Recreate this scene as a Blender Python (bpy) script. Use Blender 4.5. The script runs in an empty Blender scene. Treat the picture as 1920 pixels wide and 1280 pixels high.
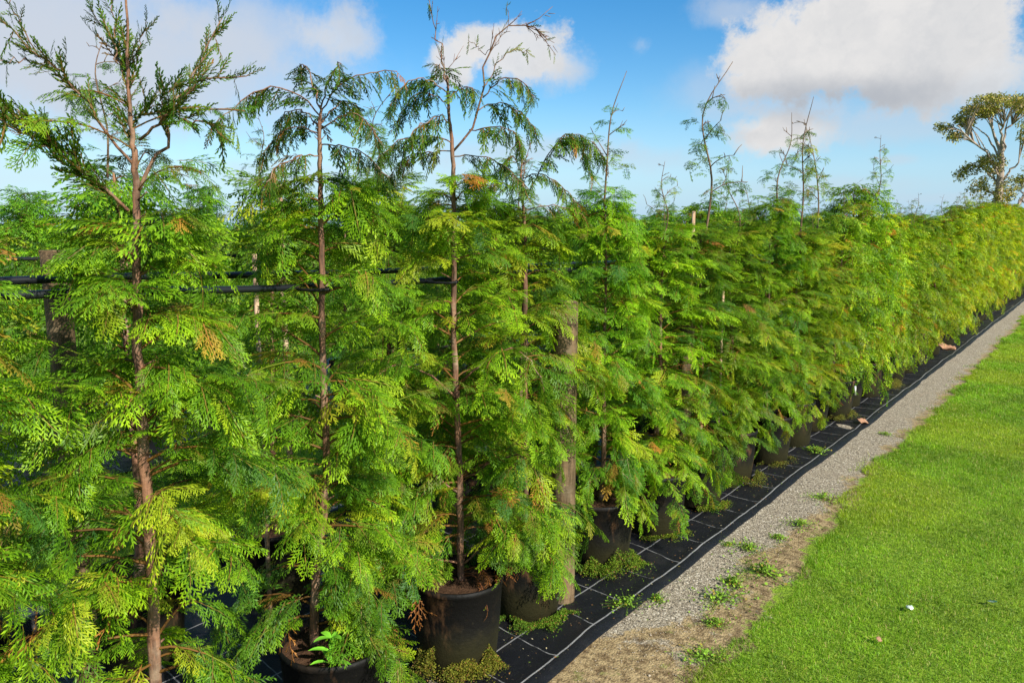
import bpy, math, random
import numpy as np
from mathutils import Vector

random.seed(7)
C = bpy.context.scene.collection
SC = bpy.context.scene

# ------------------------------------------------------------------ camera
CAM_H = 1.7
PITCH = math.radians(8.24)
YAW = math.radians(37.64)
FPX = 1450.0
cd = bpy.data.cameras.new('camera')
cam = bpy.data.objects.new('camera', cd)
C.objects.link(cam)
cam.location = (0, 0, CAM_H)
cam.rotation_euler = (math.pi / 2 - PITCH, 0, YAW)
cd.sensor_width = 36
cd.lens = FPX / 1920 * 36
cd.clip_start = 0.05
cd.clip_end = 3000
SC.camera = cam

def ray(px, py):
    a = (px - 960) / FPX
    b = -(py - 640) / FPX
    fw = math.cos(PITCH) + b * math.sin(PITCH)
    up = -math.sin(PITCH) + b * math.cos(PITCH)
    c, s = math.cos(YAW), math.sin(YAW)
    return np.array([a * c - fw * s, a * s + fw * c, up])

def on_x(px, py, X):
    r = ray(px, py)
    return np.array([0, 0, CAM_H]) + r * (X / r[0])

def on_z(px, py, z=0.0):
    r = ray(px, py)
    return np.array([0, 0, CAM_H]) + r * ((z - CAM_H) / r[2])

# ------------------------------------------------------------------ light
SUN_DIR = np.array([0.95, -0.16])
SUN_DIR = SUN_DIR / np.linalg.norm(SUN_DIR)
SUN_EL = math.radians(34)
sd = bpy.data.lights.new('sun', 'SUN')
sd.energy = 4.6
sd.angle = math.radians(0.5)
sd.color = (1.0, 0.94, 0.82)
sun = bpy.data.objects.new('sun', sd)
C.objects.link(sun)
v = Vector((SUN_DIR[0] * math.cos(SUN_EL), SUN_DIR[1] * math.cos(SUN_EL), math.sin(SUN_EL)))
sun.rotation_euler = v.to_track_quat('Z', 'Y').to_euler()
sun.location = (8, 0, 12)

SC.view_settings.view_transform = 'Standard'
SC.view_settings.look = 'None'
SC.view_settings.exposure = 0.76
SC.view_settings.gamma = 1.0
SC.render.engine = 'CYCLES'
SC.cycles.max_bounces = 7
SC.cycles.diffuse_bounces = 3
SC.cycles.glossy_bounces = 2
SC.cycles.transmission_bounces = 4
SC.cycles.transparent_max_bounces = 4
SC.cycles.use_denoising = True

# ------------------------------------------------------------------ world
W = bpy.data.worlds.new('World')
SC.world = W
W.use_nodes = True
nt = W.node_tree
for n in list(nt.nodes):
    nt.nodes.remove(n)

class NB:
    """small node builder"""
    def __init__(s, nt):
        s.nt = nt
    def n(s, t, **k):
        o = s.nt.nodes.new(t)
        for a, b in k.items():
            setattr(o, a, b)
        return o
    def put(s, sock, val):
        if isinstance(val, bpy.types.NodeSocket):
            s.nt.links.new(val, sock)
        elif val is not None:
            sock.default_value = val
    def m(s, op, a, b=None, c=None, clamp=False):
        o = s.n('ShaderNodeMath', operation=op, use_clamp=clamp)
        s.put(o.inputs[0], a)
        if b is not None: s.put(o.inputs[1], b)
        if c is not None: s.put(o.inputs[2], c)
        return o.outputs[0]
    def vm(s, op, a, b=None, out=0):
        o = s.n('ShaderNodeVectorMath', operation=op)
        s.put(o.inputs[0], a)
        if b is not None: s.put(o.inputs[1], b)
        return o.outputs[out]
    def mix(s, f, a, b, typ='MIX'):
        o = s.n('ShaderNodeMix', data_type='RGBA', blend_type=typ)
        s.put(o.inputs[0], f)
        s.put(o.inputs[6], a if isinstance(a, bpy.types.NodeSocket) else (*a, 1))
        s.put(o.inputs[7], b if isinstance(b, bpy.types.NodeSocket) else (*b, 1))
        return o.outputs[2]
    def noise(s, vec, scale, detail=4, rough=0.55, dist=0.0):
        o = s.n('ShaderNodeTexNoise')
        if vec is not None: s.put(o.inputs['Vector'], vec)
        o.inputs['Scale'].default_value = scale
        o.inputs['Detail'].default_value = detail
        o.inputs['Roughness'].default_value = rough
        o.inputs['Distortion'].default_value = dist
        return o.outputs[0]
    def ss(s, x, lo, hi, a=0.0, b=1.0, typ='SMOOTHSTEP'):
        o = s.n('ShaderNodeMapRange', interpolation_type=typ)
        s.put(o.inputs[0], x)
        for i, q in zip((1, 2, 3, 4), (lo, hi, a, b)):
            s.put(o.inputs[i], q)
        return o.outputs[0]

b = NB(nt)
tc = b.n('ShaderNodeTexCoord')
D = b.vm('NORMALIZE', tc.outputs['Generated'])
sep = b.n('ShaderNodeSeparateXYZ'); b.put(sep.inputs[0], D)
az = b.m('ARCTAN2', sep.outputs[0], sep.outputs[1])
el = b.m('ARCSINE', sep.outputs[2])
sky = b.n('ShaderNodeTexSky', sky_type='NISHITA')
sky.sun_disc = False
sky.sun_elevation = SUN_EL
sky.sun_rotation = math.atan2(SUN_DIR[0], SUN_DIR[1])
sky.altitude = 0
sky.air_density = 1.0
sky.dust_density = 0.3
sky.ozone_density = 2.0
hs = b.n('ShaderNodeHueSaturation')
hs.inputs['Saturation'].default_value = 1.46
hs.inputs['Value'].default_value = 1.36
b.put(hs.inputs['Color'], sky.outputs[0])
uv = b.n('ShaderNodeCombineXYZ'); b.put(uv.inputs[0], az); b.put(uv.inputs[1], el)
uv = uv.outputs[0]
nz_big = b.noise(D, 8.5, 8, 0.62, 0.25)
nz_fine = b.noise(D, 24.0, 9, 0.68)
nz_str = b.noise(b.vm('MULTIPLY', D, (3.0, 3.0, 16.0)), 2.4, 6, 0.6)
wob = b.m('ADD', b.m('MULTIPLY', b.m('SUBTRACT', nz_big, 0.5), 1.5), b.m('MULTIPLY', b.m('SUBTRACT', nz_fine, 0.5), 0.65))

def azel(px, py):
    r = ray(px, py); r = r / np.linalg.norm(r)
    return math.atan2(r[0], r[1]), math.asin(r[2])

def blob(px, py, rx, ry, lo, hi, op, k=1.0, wb=None):
    a, e = azel(px, py)
    d = b.vm('SUBTRACT', uv, (a, e, 0))
    d = b.vm('MULTIPLY', d, (FPX / rx, FPX / ry, 0))
    ln = b.vm('LENGTH', d, out=1)
    val = b.m('ADD', b.m('SUBTRACT', 1.0, ln), b.m('MULTIPLY', wob if wb is None else wb, k))
    return b.m('MULTIPLY', b.ss(val, lo, hi), op)

white = [  # px, py, rx, ry, lo, hi, opacity, noise
    (1640, 60, 300, 140, 0.16, 0.44, 1.0, 1.0),
    (1520, 100, 230, 105, 0.18, 0.48, 1.0, 1.0),
    (1800, 140, 150, 62, 0.10, 0.60, .92, 1.1),
    (1380, 20, 150, 60, 0.30, 0.90, 0.45, .9),
    (1455, 248, 125, 60, 0.12, 0.62, 1.0, 1.2),
    (940, 95, 175, 85, 0.22, 0.50, 0.93, 1.1),
    (860, 110, 90, 70, 0.20, 0.50, 0.90, 1.0),
    (1050, 125, 95, 62, 0.20, 0.90, 0.62, 1.4),
    (1205, 85, 48, 42, 0.25, 1.1, 0.42, 1.7),
    (640, 70, 130, 70, 0.20, 0.90, 0.60, 1.3),
]
veil = [
    (250, 120, 560, 170, 0.10, 0.75, 0.80, .6),
    (40, 60, 380, 200, 0.10, 0.70, 0.80, .5),
    (480, 60, 240, 90, 0.10, 0.80, 0.55, .8),
    (60, 320, 420, 40, 0.10, 0.90, 0.35, .8),
    (1480, 205, 220, 50, 0.10, 0.80, 0.55, .8),
    (1330, 170, 130, 80, 0.10, 0.90, 0.40, .7),
    (1650, 235, 200, 45, 0.10, 0.80, 0.45, .8),
    (980, 285, 320, 45, 0.10, 0.90, 0.50, .9),
    (1230, 300, 200, 45, 0.10, 0.90, 0.38, .9),
    (600, 330, 420, 45, 0.10, 0.90, 0.42, .9),
    (1560, 350, 260, 26, 0.10, 0.90, 0.40, .9),
    (1680, 300, 50, 14, 0.10, 0.90, 0.42, .6),
    (1750, 372, 180, 16, 0.10, 0.90, 0.35, .9),
]
def union(lst):
    acc = None
    for w in lst:
        m_ = blob(*w)
        acc = m_ if acc is None else b.m('SUBTRACT', 1.0, b.m('MULTIPLY', b.m('SUBTRACT', 1.0, acc), b.m('SUBTRACT', 1.0, m_)))
    return acc
mv = union(veil)
mw = union(white)
# scattered cloud everywhere else in the sky, outside the patch the photograph looks at
nz_far = b.noise(D, 3.1, 7, 0.6)
ahead = b.vm('DOT_PRODUCT', D, tuple(ray(960, 300) / np.linalg.norm(ray(960, 300))), out=1)
rest = b.m('MULTIPLY', b.ss(nz_far, 0.5, 0.62), b.ss(ahead, 0.82, 0.70))
rest = b.m('MULTIPLY', rest, b.ss(el, 0.03, 0.2))
col = hs.outputs[0]
CLW = (7.15, 7.05, 7.0)
CLG = (5.5, 5.95, 6.7)
lo_az = b.ss(el, 0.0, 0.15, 0.88, 0.0, 'LINEAR')   # thicker air near the horizon
col = b.mix(lo_az, col, (3.0, 5.4, 8.4))
col = b.mix(b.m('MULTIPLY', mv, b.ss(el, 0.0, 0.10, 0.45, 1.0)), col, CLG)
# underside of the big cumulus, darker because it is thick
shade = union([(1570, 190, 280, 55, 0.0, 1.0, 0.85, .4), (1500, 170, 150, 34, 0.1, 1.0, 0.30, .4), (1400, 255, 110, 22, 0.1, 0.9, 0.2, .5), (930, 170, 170, 28, 0.1, 1.0, .3, .5)])
shn = b.m('ADD', b.ss(nz_big, 0.42, 0.62, 0.0, 0.35), b.ss(nz_fine, 0.45, 0.65, 0.0, 0.22))
cw = b.mix(shn, CLW, (5.2, 5.4, 5.7))
cw = b.mix(shade, cw, (3.7, 4.0, 4.5))
col = b.mix(mw, col, cw)
col = b.mix(rest, col, (6.4, 6.4, 6.5))
bg = b.n('ShaderNodeBackground')
b.put(bg.inputs[0], col)
bg.inputs[1].default_value = 0.067
ow = b.n('ShaderNodeOutputWorld')
nt.links.new(bg.outputs[0], ow.inputs[0])

# ------------------------------------------------------------------ materials
def newmat(name):
    m = bpy.data.materials.new(name)
    m.use_nodes = True
    t = m.node_tree
    for n in list(t.nodes):
        t.nodes.remove(n)
    q = NB(t)
    out = q.n('ShaderNodeOutputMaterial')
    p = q.n('ShaderNodeBsdfPrincipled')
    t.links.new(p.outputs[0], out.inputs[0])
    return m, q, p, out

def bump(q, h, dist, strength=1.0):
    o = q.n('ShaderNodeBump')
    o.inputs['Distance'].default_value = dist
    o.inputs['Strength'].default_value = strength
    q.put(o.inputs['Height'], h)
    return o.outputs[0]

def leafmat(name, rough=0.48, trans=0.35, tint=True, spec=0.25):
    m, q, p, out = newmat(name)
    at = q.n('ShaderNodeAttribute', attribute_name='Col')
    c = at.outputs['Color']
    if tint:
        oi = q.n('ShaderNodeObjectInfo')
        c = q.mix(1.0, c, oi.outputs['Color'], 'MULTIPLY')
    tcn = q.n('ShaderNodeTexCoord')
    nz = q.noise(tcn.outputs['Object'], 9.0, 3)
    c = q.mix(q.ss(nz, 0.3, 0.72), q.mix(1.0, c, (0.95, 0.95, 0.90), 'MULTIPLY'), q.mix(1.0, c, (1.36, 1.24, 0.85), 'MULTIPLY'))
    q.put(p.inputs['Base Color'], c)
    p.inputs['Roughness'].default_value = rough
    p.inputs['Specular IOR Level'].default_value = spec
    tr = q.n('ShaderNodeBsdfTranslucent')
    q.put(tr.inputs[0], q.mix(1.0, c, (1.5, 1.45, 0.7), 'MULTIPLY'))
    mx = q.n('ShaderNodeMixShader'); mx.inputs[0].default_value = trans
    m.node_tree.links.new(p.outputs[0], mx.inputs[1])
    m.node_tree.links.new(tr.outputs[0], mx.inputs[2])
    m.node_tree.links.new(mx.outputs[0], out.inputs[0])
    return m

M = {}
M['foliage'] = leafmat('conifer foliage')
M['grass'] = leafmat('grass blades', 0.5, 0.3, False, 0.3)
M['gumleaf'] = leafmat('gum leaves', 0.45, 0.15, False, 0.4)
M['moss'] = leafmat('moss', 0.8, 0.15, False, 0.15)

def bark(name, dark, mid, light, sc=1.0):
    m, q, p, out = newmat(name)
    tcn = q.n('ShaderNodeTexCoord')
    o = tcn.outputs['Object']
    st = q.noise(q.vm('MULTIPLY', o, (60 * sc, 60 * sc, 9 * sc)), 1.0, 6, 0.65)
    bl = q.noise(o, 7 * sc, 4, 0.6)
    fl = q.noise(q.vm('MULTIPLY', o, (1, 1, 2.2)), 34 * sc, 4, 0.7)
    c = q.mix(q.ss(st, 0.36, 0.64), dark, mid)
    c = q.mix(q.m('MULTIPLY', q.ss(bl, 0.48, 0.68), 0.75), c, light)
    c = q.mix(q.m('MULTIPLY', q.ss(fl, 0.6, 0.72), 0.55), c, tuple(x * 0.45 for x in dark))
    q.put(p.inputs['Base Color'], c)
    p.inputs['Roughness'].default_value = 0.72
    p.inputs['Specular IOR Level'].default_value = 0.25
    q.put(p.inputs['Normal'], bump(q, q.m('ADD', st, q.m('MULTIPLY', fl, 0.8)), 0.004 / sc))
    return m
M['bark'] = bark('conifer bark', (0.085, 0.045, 0.028), (0.27, 0.135, 0.078), (0.32, 0.235, 0.165))
M['twig'] = bark('twig bark', (0.10, 0.055, 0.03), (0.20, 0.13, 0.08), (0.24, 0.19, 0.12))
M['gumbark'] = bark('gum bark', (0.22, 0.16, 0.12), (0.42, 0.34, 0.28), (0.50, 0.44, 0.38), 0.12)
M['postwood'] = bark('weathered post wood', (0.075, 0.05, 0.025), (0.19, 0.125, 0.065), (0.22, 0.175, 0.11), 0.6)
M['stakewood'] = bark('stake wood', (0.35, 0.22, 0.13), (0.5, 0.35, 0.22), (0.55, 0.42, 0.3), 1.0)

def plain(name, c, rough=0.5, spec=0.5, nscale=20, var=0.35, bd=0.0):
    m, q, p, out = newmat(name)
    tcn = q.n('ShaderNodeTexCoord')
    nz = q.noise(tcn.outputs['Object'], nscale, 5, 0.65)
    q.put(p.inputs['Base Color'], q.mix(nz, tuple(x * (1 - var) for x in c), tuple(min(1, x * (1 + var)) for x in c)))
    p.inputs['Roughness'].default_value = rough
    p.inputs['Specular IOR Level'].default_value = spec
    if bd:
        q.put(p.inputs['Normal'], bump(q, nz, bd))
    return m
M['tube'] = plain('black poly pipe', (0.010, 0.011, 0.014), 0.32, 0.5)
M['tie'] = plain('rubber tie', (0.008, 0.008, 0.01), 0.6, 0.4)
M['soil'] = plain('potting soil', (0.07, 0.038, 0.022), 0.95, 0.1, 70, 0.7, 0.01)
M['edging'] = plain('black edging', (0.012, 0.012, 0.014), 0.5, 0.4)
M['white'] = plain('white plastic', (0.75, 0.76, 0.75), 0.4, 0.5, 10, 0.05)
M['clear'] = plain('thin clear plastic', (0.50, 0.60, 0.50), 0.2, 0.6, 40, 0.3)
M['dgreen'] = plain('dark green plastic', (0.01, 0.06, 0.03), 0.4, 0.5, 40, 0.3)
M['deadleaf'] = plain('dead leaf', (0.36, 0.2, 0.12), 0.8, 0.2, 40, 0.4)
M['stone'] = plain('gravel stones', (0.36, 0.31, 0.235), 0.85, 0.2, 1.0, 0.2)

def potmat():
    m, q, p, out = newmat('dirty black pot plastic')
    tcn = q.n('ShaderNodeTexCoord'); o = tcn.outputs['Object']
    sp = q.n('ShaderNodeSeparateXYZ'); q.put(sp.inputs[0], o)
    n1 = q.noise(o, 9, 5, 0.6); n2 = q.noise(o, 45, 4, 0.65)
    low = q.ss(q.m('SUBTRACT', sp.outputs[2], q.m('MULTIPLY', n1, 0.22)), 0.12, -0.06)
    c = q.mix(q.ss(n1, 0.5, 0.72), (0.005, 0.0048, 0.0045), (0.018, 0.012, 0.008))
    rust = q.noise(q.vm('MULTIPLY', o, (1, 1, .35)), 7.5, 5, 0.65)
    c = q.mix(q.ss(rust, 0.57, 0.70, 0, .75), c, (0.17, 0.085, 0.04))
    c = q.mix(q.m('MULTIPLY', low, 0.8), c, (0.028, 0.026, 0.009))
    c = q.mix(q.m('MULTIPLY', q.ss(n2, 0.62, 0.74), 0.5), c, (0.04, 0.034, 0.02))
    q.put(p.inputs['Base Color'], c)
    p.inputs['Roughness'].default_value = 0.62
    p.inputs['Specular IOR Level'].default_value = 0.2
    q.put(p.inputs['Normal'], bump(q, n2, 0.003))
    return m
M['pot'] = potmat()

FX, BX = -1.555, -3.46       # front and back edge of the weed mat
LINE1, LINE2 = -1.615, -1.83
def fabricmat():
    m, q, p, out = newmat('black woven weed mat')
    g = q.n('ShaderNodeNewGeometry'); P = g.outputs['Position']
    sp = q.n('ShaderNodeSeparateXYZ'); q.put(sp.inputs[0], P)
    x, y = sp.outputs[0], sp.outputs[1]
    wn = q.noise(P, 3.0, 3); wn2 = q.noise(P, 2.1, 3)
    xw = q.m('ADD', x, q.m('MULTIPLY', q.m('SUBTRACT', wn, 0.5), 0.022))
    yw = q.m('ADD', y, q.m('MULTIPLY', q.m('SUBTRACT', wn2, 0.5), 0.10))
    yw = q.m('ADD', yw, q.m('MULTIPLY', q.m('ADD', x, 1.6), 0.10))
    def lin(c0, w):
        return q.ss(q.m('ABSOLUTE', q.m('SUBTRACT', xw, c0)), w, w * 0.45)
    l1 = lin(LINE1, 0.0048)
    acc = q.m('MULTIPLY', l1, 0.8)
    for k in range(6):
        l = lin(LINE2 - 0.285 * k, 0.0045)
        acc = q.m('MAXIMUM', acc, q.m('MULTIPLY', l, 0.62))
    fr = q.m('ABSOLUTE', q.m('SUBTRACT', q.m('FRACT', q.m('DIVIDE', yw, 0.281)), 0.5))
    brk = q.noise(P, 22, 4, 0.7)
    lc = q.m('MULTIPLY', q.ss(fr, 0.014, 0.006), q.ss(brk, 0.36, 0.58, 0.12, 0.62))
    # no cross lines on the outer hem
    lc = q.m('MULTIPLY', lc, q.ss(x, LINE1 + 0.012, LINE1))
    acc = q.m('MAXIMUM', acc, lc)
    acc = q.m('MULTIPLY', acc, q.ss(brk, 0.3, 0.5, 0.55, 1.0))
    dust = q.noise(P, 5, 6, 0.7)
    base = q.mix(q.ss(dust, 0.5, 0.75), (0.0045, 0.005, 0.008), (0.016, 0.015, 0.015))
    c = q.mix(acc, base, (0.36, 0.36, 0.36))
    sp_ = q.noise(P, 90, 2, 0.5)
    c = q.mix(q.m('MULTIPLY', q.ss(sp_, 0.70, 0.76), 0.6), c, (0.22, 0.17, 0.11))
    q.put(p.inputs['Base Color'], c)
    p.inputs['Roughness'].default_value = 0.50
    p.inputs['Specular IOR Level'].default_value = 0.42
    wv = q.noise(q.vm('MULTIPLY', P, (1, 1, 1)), 300, 2)
    q.put(p.inputs['Normal'], bump(q, q.m('ADD', q.m('MULTIPLY', wv, 0.2), q.noise(P, 9, 4)), 0.012))
    return m
M['fabric'] = fabricmat()

def groundmat():
    m, q, p, out = newmat('ground of gravel, thatch and turf')
    g = q.n('ShaderNodeNewGeometry'); P = g.outputs['Position']
    sp = q.n('ShaderNodeSeparateXYZ'); q.put(sp.inputs[0], P)
    x, y = sp.outputs[0], sp.outputs[1]
    n1 = q.noise(P, 3.2, 5, 0.6); n2 = q.noise(P, 22, 5, 0.7); n3 = q.noise(P, 90, 4, 0.7)
    vo = q.n('ShaderNodeTexVoronoi'); vo.inputs['Scale'].default_value = 105
    q.put(vo.inputs['Vector'], P)
    sv = q.n('ShaderNodeSeparateColor'); q.put(sv.inputs[0], vo.outputs['Color'])
    gr = q.mix(sv.outputs[0], (0.20, 0.165, 0.115), (0.44, 0.385, 0.29))
    gr = q.mix(q.ss(sv.outputs[1], 0.82, 0.95), gr, (0.60, 0.54, 0.43))
    gr = q.mix(q.ss(vo.outputs['Distance'], 0.5, 0.9), gr, (0.10, 0.085, 0.07))
    gr = q.mix(q.ss(n1, 0.45, 0.75, 0, 0.4), gr, (0.27, 0.22, 0.16))
    th = q.mix(q.ss(n2, 0.36, 0.62), (0.13, 0.085, 0.04), (0.40, 0.30, 0.155))
    th = q.mix(q.ss(n3, 0.5, 0.7, 0, 0.6), th, (0.45, 0.34, 0.2))
    mo = q.noise(P, 7.5, 6, 0.7)
    th = q.mix(q.ss(mo, 0.52, 0.66, 0, 0.75), th, (0.075, 0.050, 0.028))
    th = q.mix(q.ss(q.noise(P, 11.3, 5, 0.7), 0.56, 0.66, 0, 0.6), th, (0.13, 0.17, 0.03))
    th = q.mix(q.ss(q.noise(P, 5.3, 5, 0.7), 0.56, 0.62, 0, 0.8), th, gr)
    tu = q.mix(q.ss(n2, 0.4, 0.65), (0.09, 0.17, 0.012), (0.20, 0.31, 0.022))
    tu = q.mix(q.ss(n3, 0.4, 0.7, 0, 0.7), tu, (0.26, 0.37, 0.035))
    # gravel to thatch to turf, wandering with noise
    w1 = q.m('ADD', x, q.m('MULTIPLY', q.m('SUBTRACT', n1, 0.5), 0.42))
    w1 = q.m('ADD', w1, q.m('MULTIPLY', q.m('SUBTRACT', n2, 0.5), 0.26))
    ge = q.ss(y, 3.6, 5.4, -1.34, -1.27)          # the thatch is wider near the camera
    near = q.ss(y, 3.1, 2.4, 0, 0.34)
    ge = q.m('SUBTRACT', ge, near)
    c = q.mix(q.ss(q.m('SUBTRACT', w1, ge), -0.025, 0.025), gr, th)
    c = q.mix(q.ss(q.m('SUBTRACT', w1, q.ss(y, 3.6, 5.4, -1.10, -1.20)), -0.02, 0.03), c, tu)
    # the alley behind the bed: a sandy strip, then turf
    bk = q.m('ADD', x, q.m('MULTIPLY', q.m('SUBTRACT', n1, 0.5), 0.5))
    c = q.mix(q.ss(bk, -3.78, -3.86), c, tu)
    c = q.mix(q.m('MULTIPLY', q.ss(bk, -3.86, -3.78), q.ss(x, -3.0, -3.1)), c, (0.42, 0.34, 0.25))
    q.put(p.inputs['Base Color'], c)
    p.inputs['Roughness'].default_value = 0.9
    p.inputs['Specular IOR Level'].default_value = 0.15
    q.put(p.inputs['Normal'], bump(q, q.m('ADD', q.m('MULTIPLY', vo.outputs['Distance'], -0.6), n3), 0.006))
    return m
M['ground'] = groundmat()

# ------------------------------------------------------------------ helpers
def link(o, parent=None):
    C.objects.link(o)
    if parent is not None:
        o.parent = parent
    return o

def tag(o, label=None, cat=None, group=None, kind=None):
    if label: o['label'] = label
    if cat: o['category'] = cat
    if group: o['group'] = group
    if kind: o['kind'] = kind
    return o

def empty(name, loc, rz=0.0):
    o = bpy.data.objects.new(name, None)
    o.empty_display_size = 0.1
    o.location = tuple(float(a) for a in loc)
    o.rotation_euler = (0, 0, rz)
    C.objects.link(o)
    return o

def mesh_np(name, V, faces, mat, cols=None, smooth=False):
    """V (n,3); faces: list of index arrays (m,k)"""
    me = bpy.data.meshes.new(name)
    V = np.asarray(V, np.float32)
    if not isinstance(faces, list):
        faces = [faces]
    faces = [np.asarray(f, np.int32) for f in faces if len(f)]
    nl = sum(f.size for f in faces)
    nf = sum(len(f) for f in faces)
    me.vertices.add(len(V)); me.vertices.foreach_set('co', V.ravel())
    me.loops.add(nl); me.loops.foreach_set('vertex_index', np.concatenate([f.ravel() for f in faces]))
    me.polygons.add(nf)
    starts, tot = [], 0
    for f in faces:
        k = f.shape[1]
        starts.append(tot + np.arange(len(f)) * k)
        tot += f.size
    me.polygons.foreach_set('loop_start', np.concatenate(starts).astype(np.int32))
    if smooth:
        me.polygons.foreach_set('use_smooth', np.ones(nf, bool))
    if cols is not None:
        a = me.color_attributes.new('Col', 'FLOAT_COLOR', 'POINT')
        cc = np.ones((len(V), 4), np.float32); cc[:, :3] = cols
        a.data.foreach_set('color', cc.ravel())
    me.update(calc_edges=True)
    me.materials.append(mat)
    return me

def obj(name, me, parent=None):
    return link(bpy.data.objects.new(name, me), parent)

class Geo:
    def __init__(s):
        s.V, s.Q, s.T, s.C, s.n = [], [], [], [], 0
    def add(s, V, Q=None, T=None, col=(1, 1, 1)):
        V = np.asarray(V, float)
        s.V.append(V)
        if Q is not None and len(Q): s.Q.append(np.asarray(Q) + s.n)
        if T is not None and len(T): s.T.append(np.asarray(T) + s.n)
        c = np.broadcast_to(np.asarray(col, float), (len(V), 3)); s.C.append(c)
        s.n += len(V)
    def tube(s, pts, rad, k=6, col=(1, 1, 1), cap=True, rng=None, rough=0.0):
        pts = np.asarray(pts, float); n = len(pts)
        rad = np.broadcast_to(np.asarray(rad, float), (n,))
        t = np.gradient(pts, axis=0); t /= np.linalg.norm(t, axis=1, keepdims=True) + 1e-9
        ref = np.array([1.0, 0.1, 0]) if abs(t[0][2]) > 0.7 else np.array([0, 0, 1.0])
        u = np.cross(t, ref); u /= np.linalg.norm(u, axis=1, keepdims=True) + 1e-9
        w = np.cross(t, u)
        a = np.arange(k) * 2 * np.pi / k
        r = rad[:, None] * np.ones(k)
        if rng is not None and rough:
            r = r * (1 + rough * rng.standard_normal((n, k)))
        ring = pts[:, None, :] + r[..., None] * (np.cos(a)[None, :, None] * u[:, None, :] + np.sin(a)[None, :, None] * w[:, None, :])
        V = ring.reshape(-1, 3)
        i = np.arange(n - 1)[:, None] * k; j = np.arange(k)[None, :]; j2 = (j + 1) % k
        Q = np.stack([i + j, i + j2, i + k + j2, i + k + j], -1).reshape(-1, 4)
        T = []
        if cap:
            V = np.vstack([V, pts[0], pts[-1]])
            o = n * k
            for q_ in range(k):
                T.append([(q_ + 1) % k, q_, o]); T.append([(n - 1) * k + q_, (n - 1) * k + (q_ + 1) % k, o + 1])
        s.add(V, Q, T, col)
    def lathe(s, prof, k=32, col=(1, 1, 1), ctr=(0, 0, 0)):
        prof = np.asarray(prof, float); n = len(prof)
        a = np.arange(k) * 2 * np.pi / k
        V = np.stack([prof[:, 0][:, None] * np.cos(a), prof[:, 0][:, None] * np.sin(a), np.repeat(prof[:, 1][:, None], k, 1)], -1).reshape(-1, 3) + np.array(ctr)
        i = np.arange(n - 1)[:, None] * k; j = np.arange(k)[None, :]; j2 = (j + 1) % k
        Q = np.stack([i + j, i + j2, i + k + j2, i + k + j], -1).reshape(-1, 4)
        s.add(V, Q, None, col)
    def mesh(s, name, mat, smooth=False, cols=False):
        fs = []
        if s.Q: fs.append(np.concatenate(s.Q))
        if s.T: fs.append(np.concatenate(s.T))
        return mesh_np(name, np.concatenate(s.V), fs, mat, np.concatenate(s.C) if cols else None, smooth)

def catmull(P, n):
    P = np.asarray(P, float)
    if len(P) < 3:
        t = np.linspace(0, 1, n)[:, None]
        return P[0] * (1 - t) + P[-1] * t
    Q = np.vstack([2 * P[0] - P[1], P, 2 * P[-1] - P[-2]])
    m_ = len(P) - 1
    out = []
    for u in np.linspace(0, m_ - 1e-6, n):
        i = int(u); t = u - i
        a, b_, c, d = Q[i], Q[i + 1], Q[i + 2], Q[i + 3]
        out.append(0.5 * (2 * b_ + (c - a) * t + (2 * a - 5 * b_ + 4 * c - d) * t * t + (3 * b_ - a - 3 * c + d) * t ** 3))
    return np.array(out)

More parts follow.
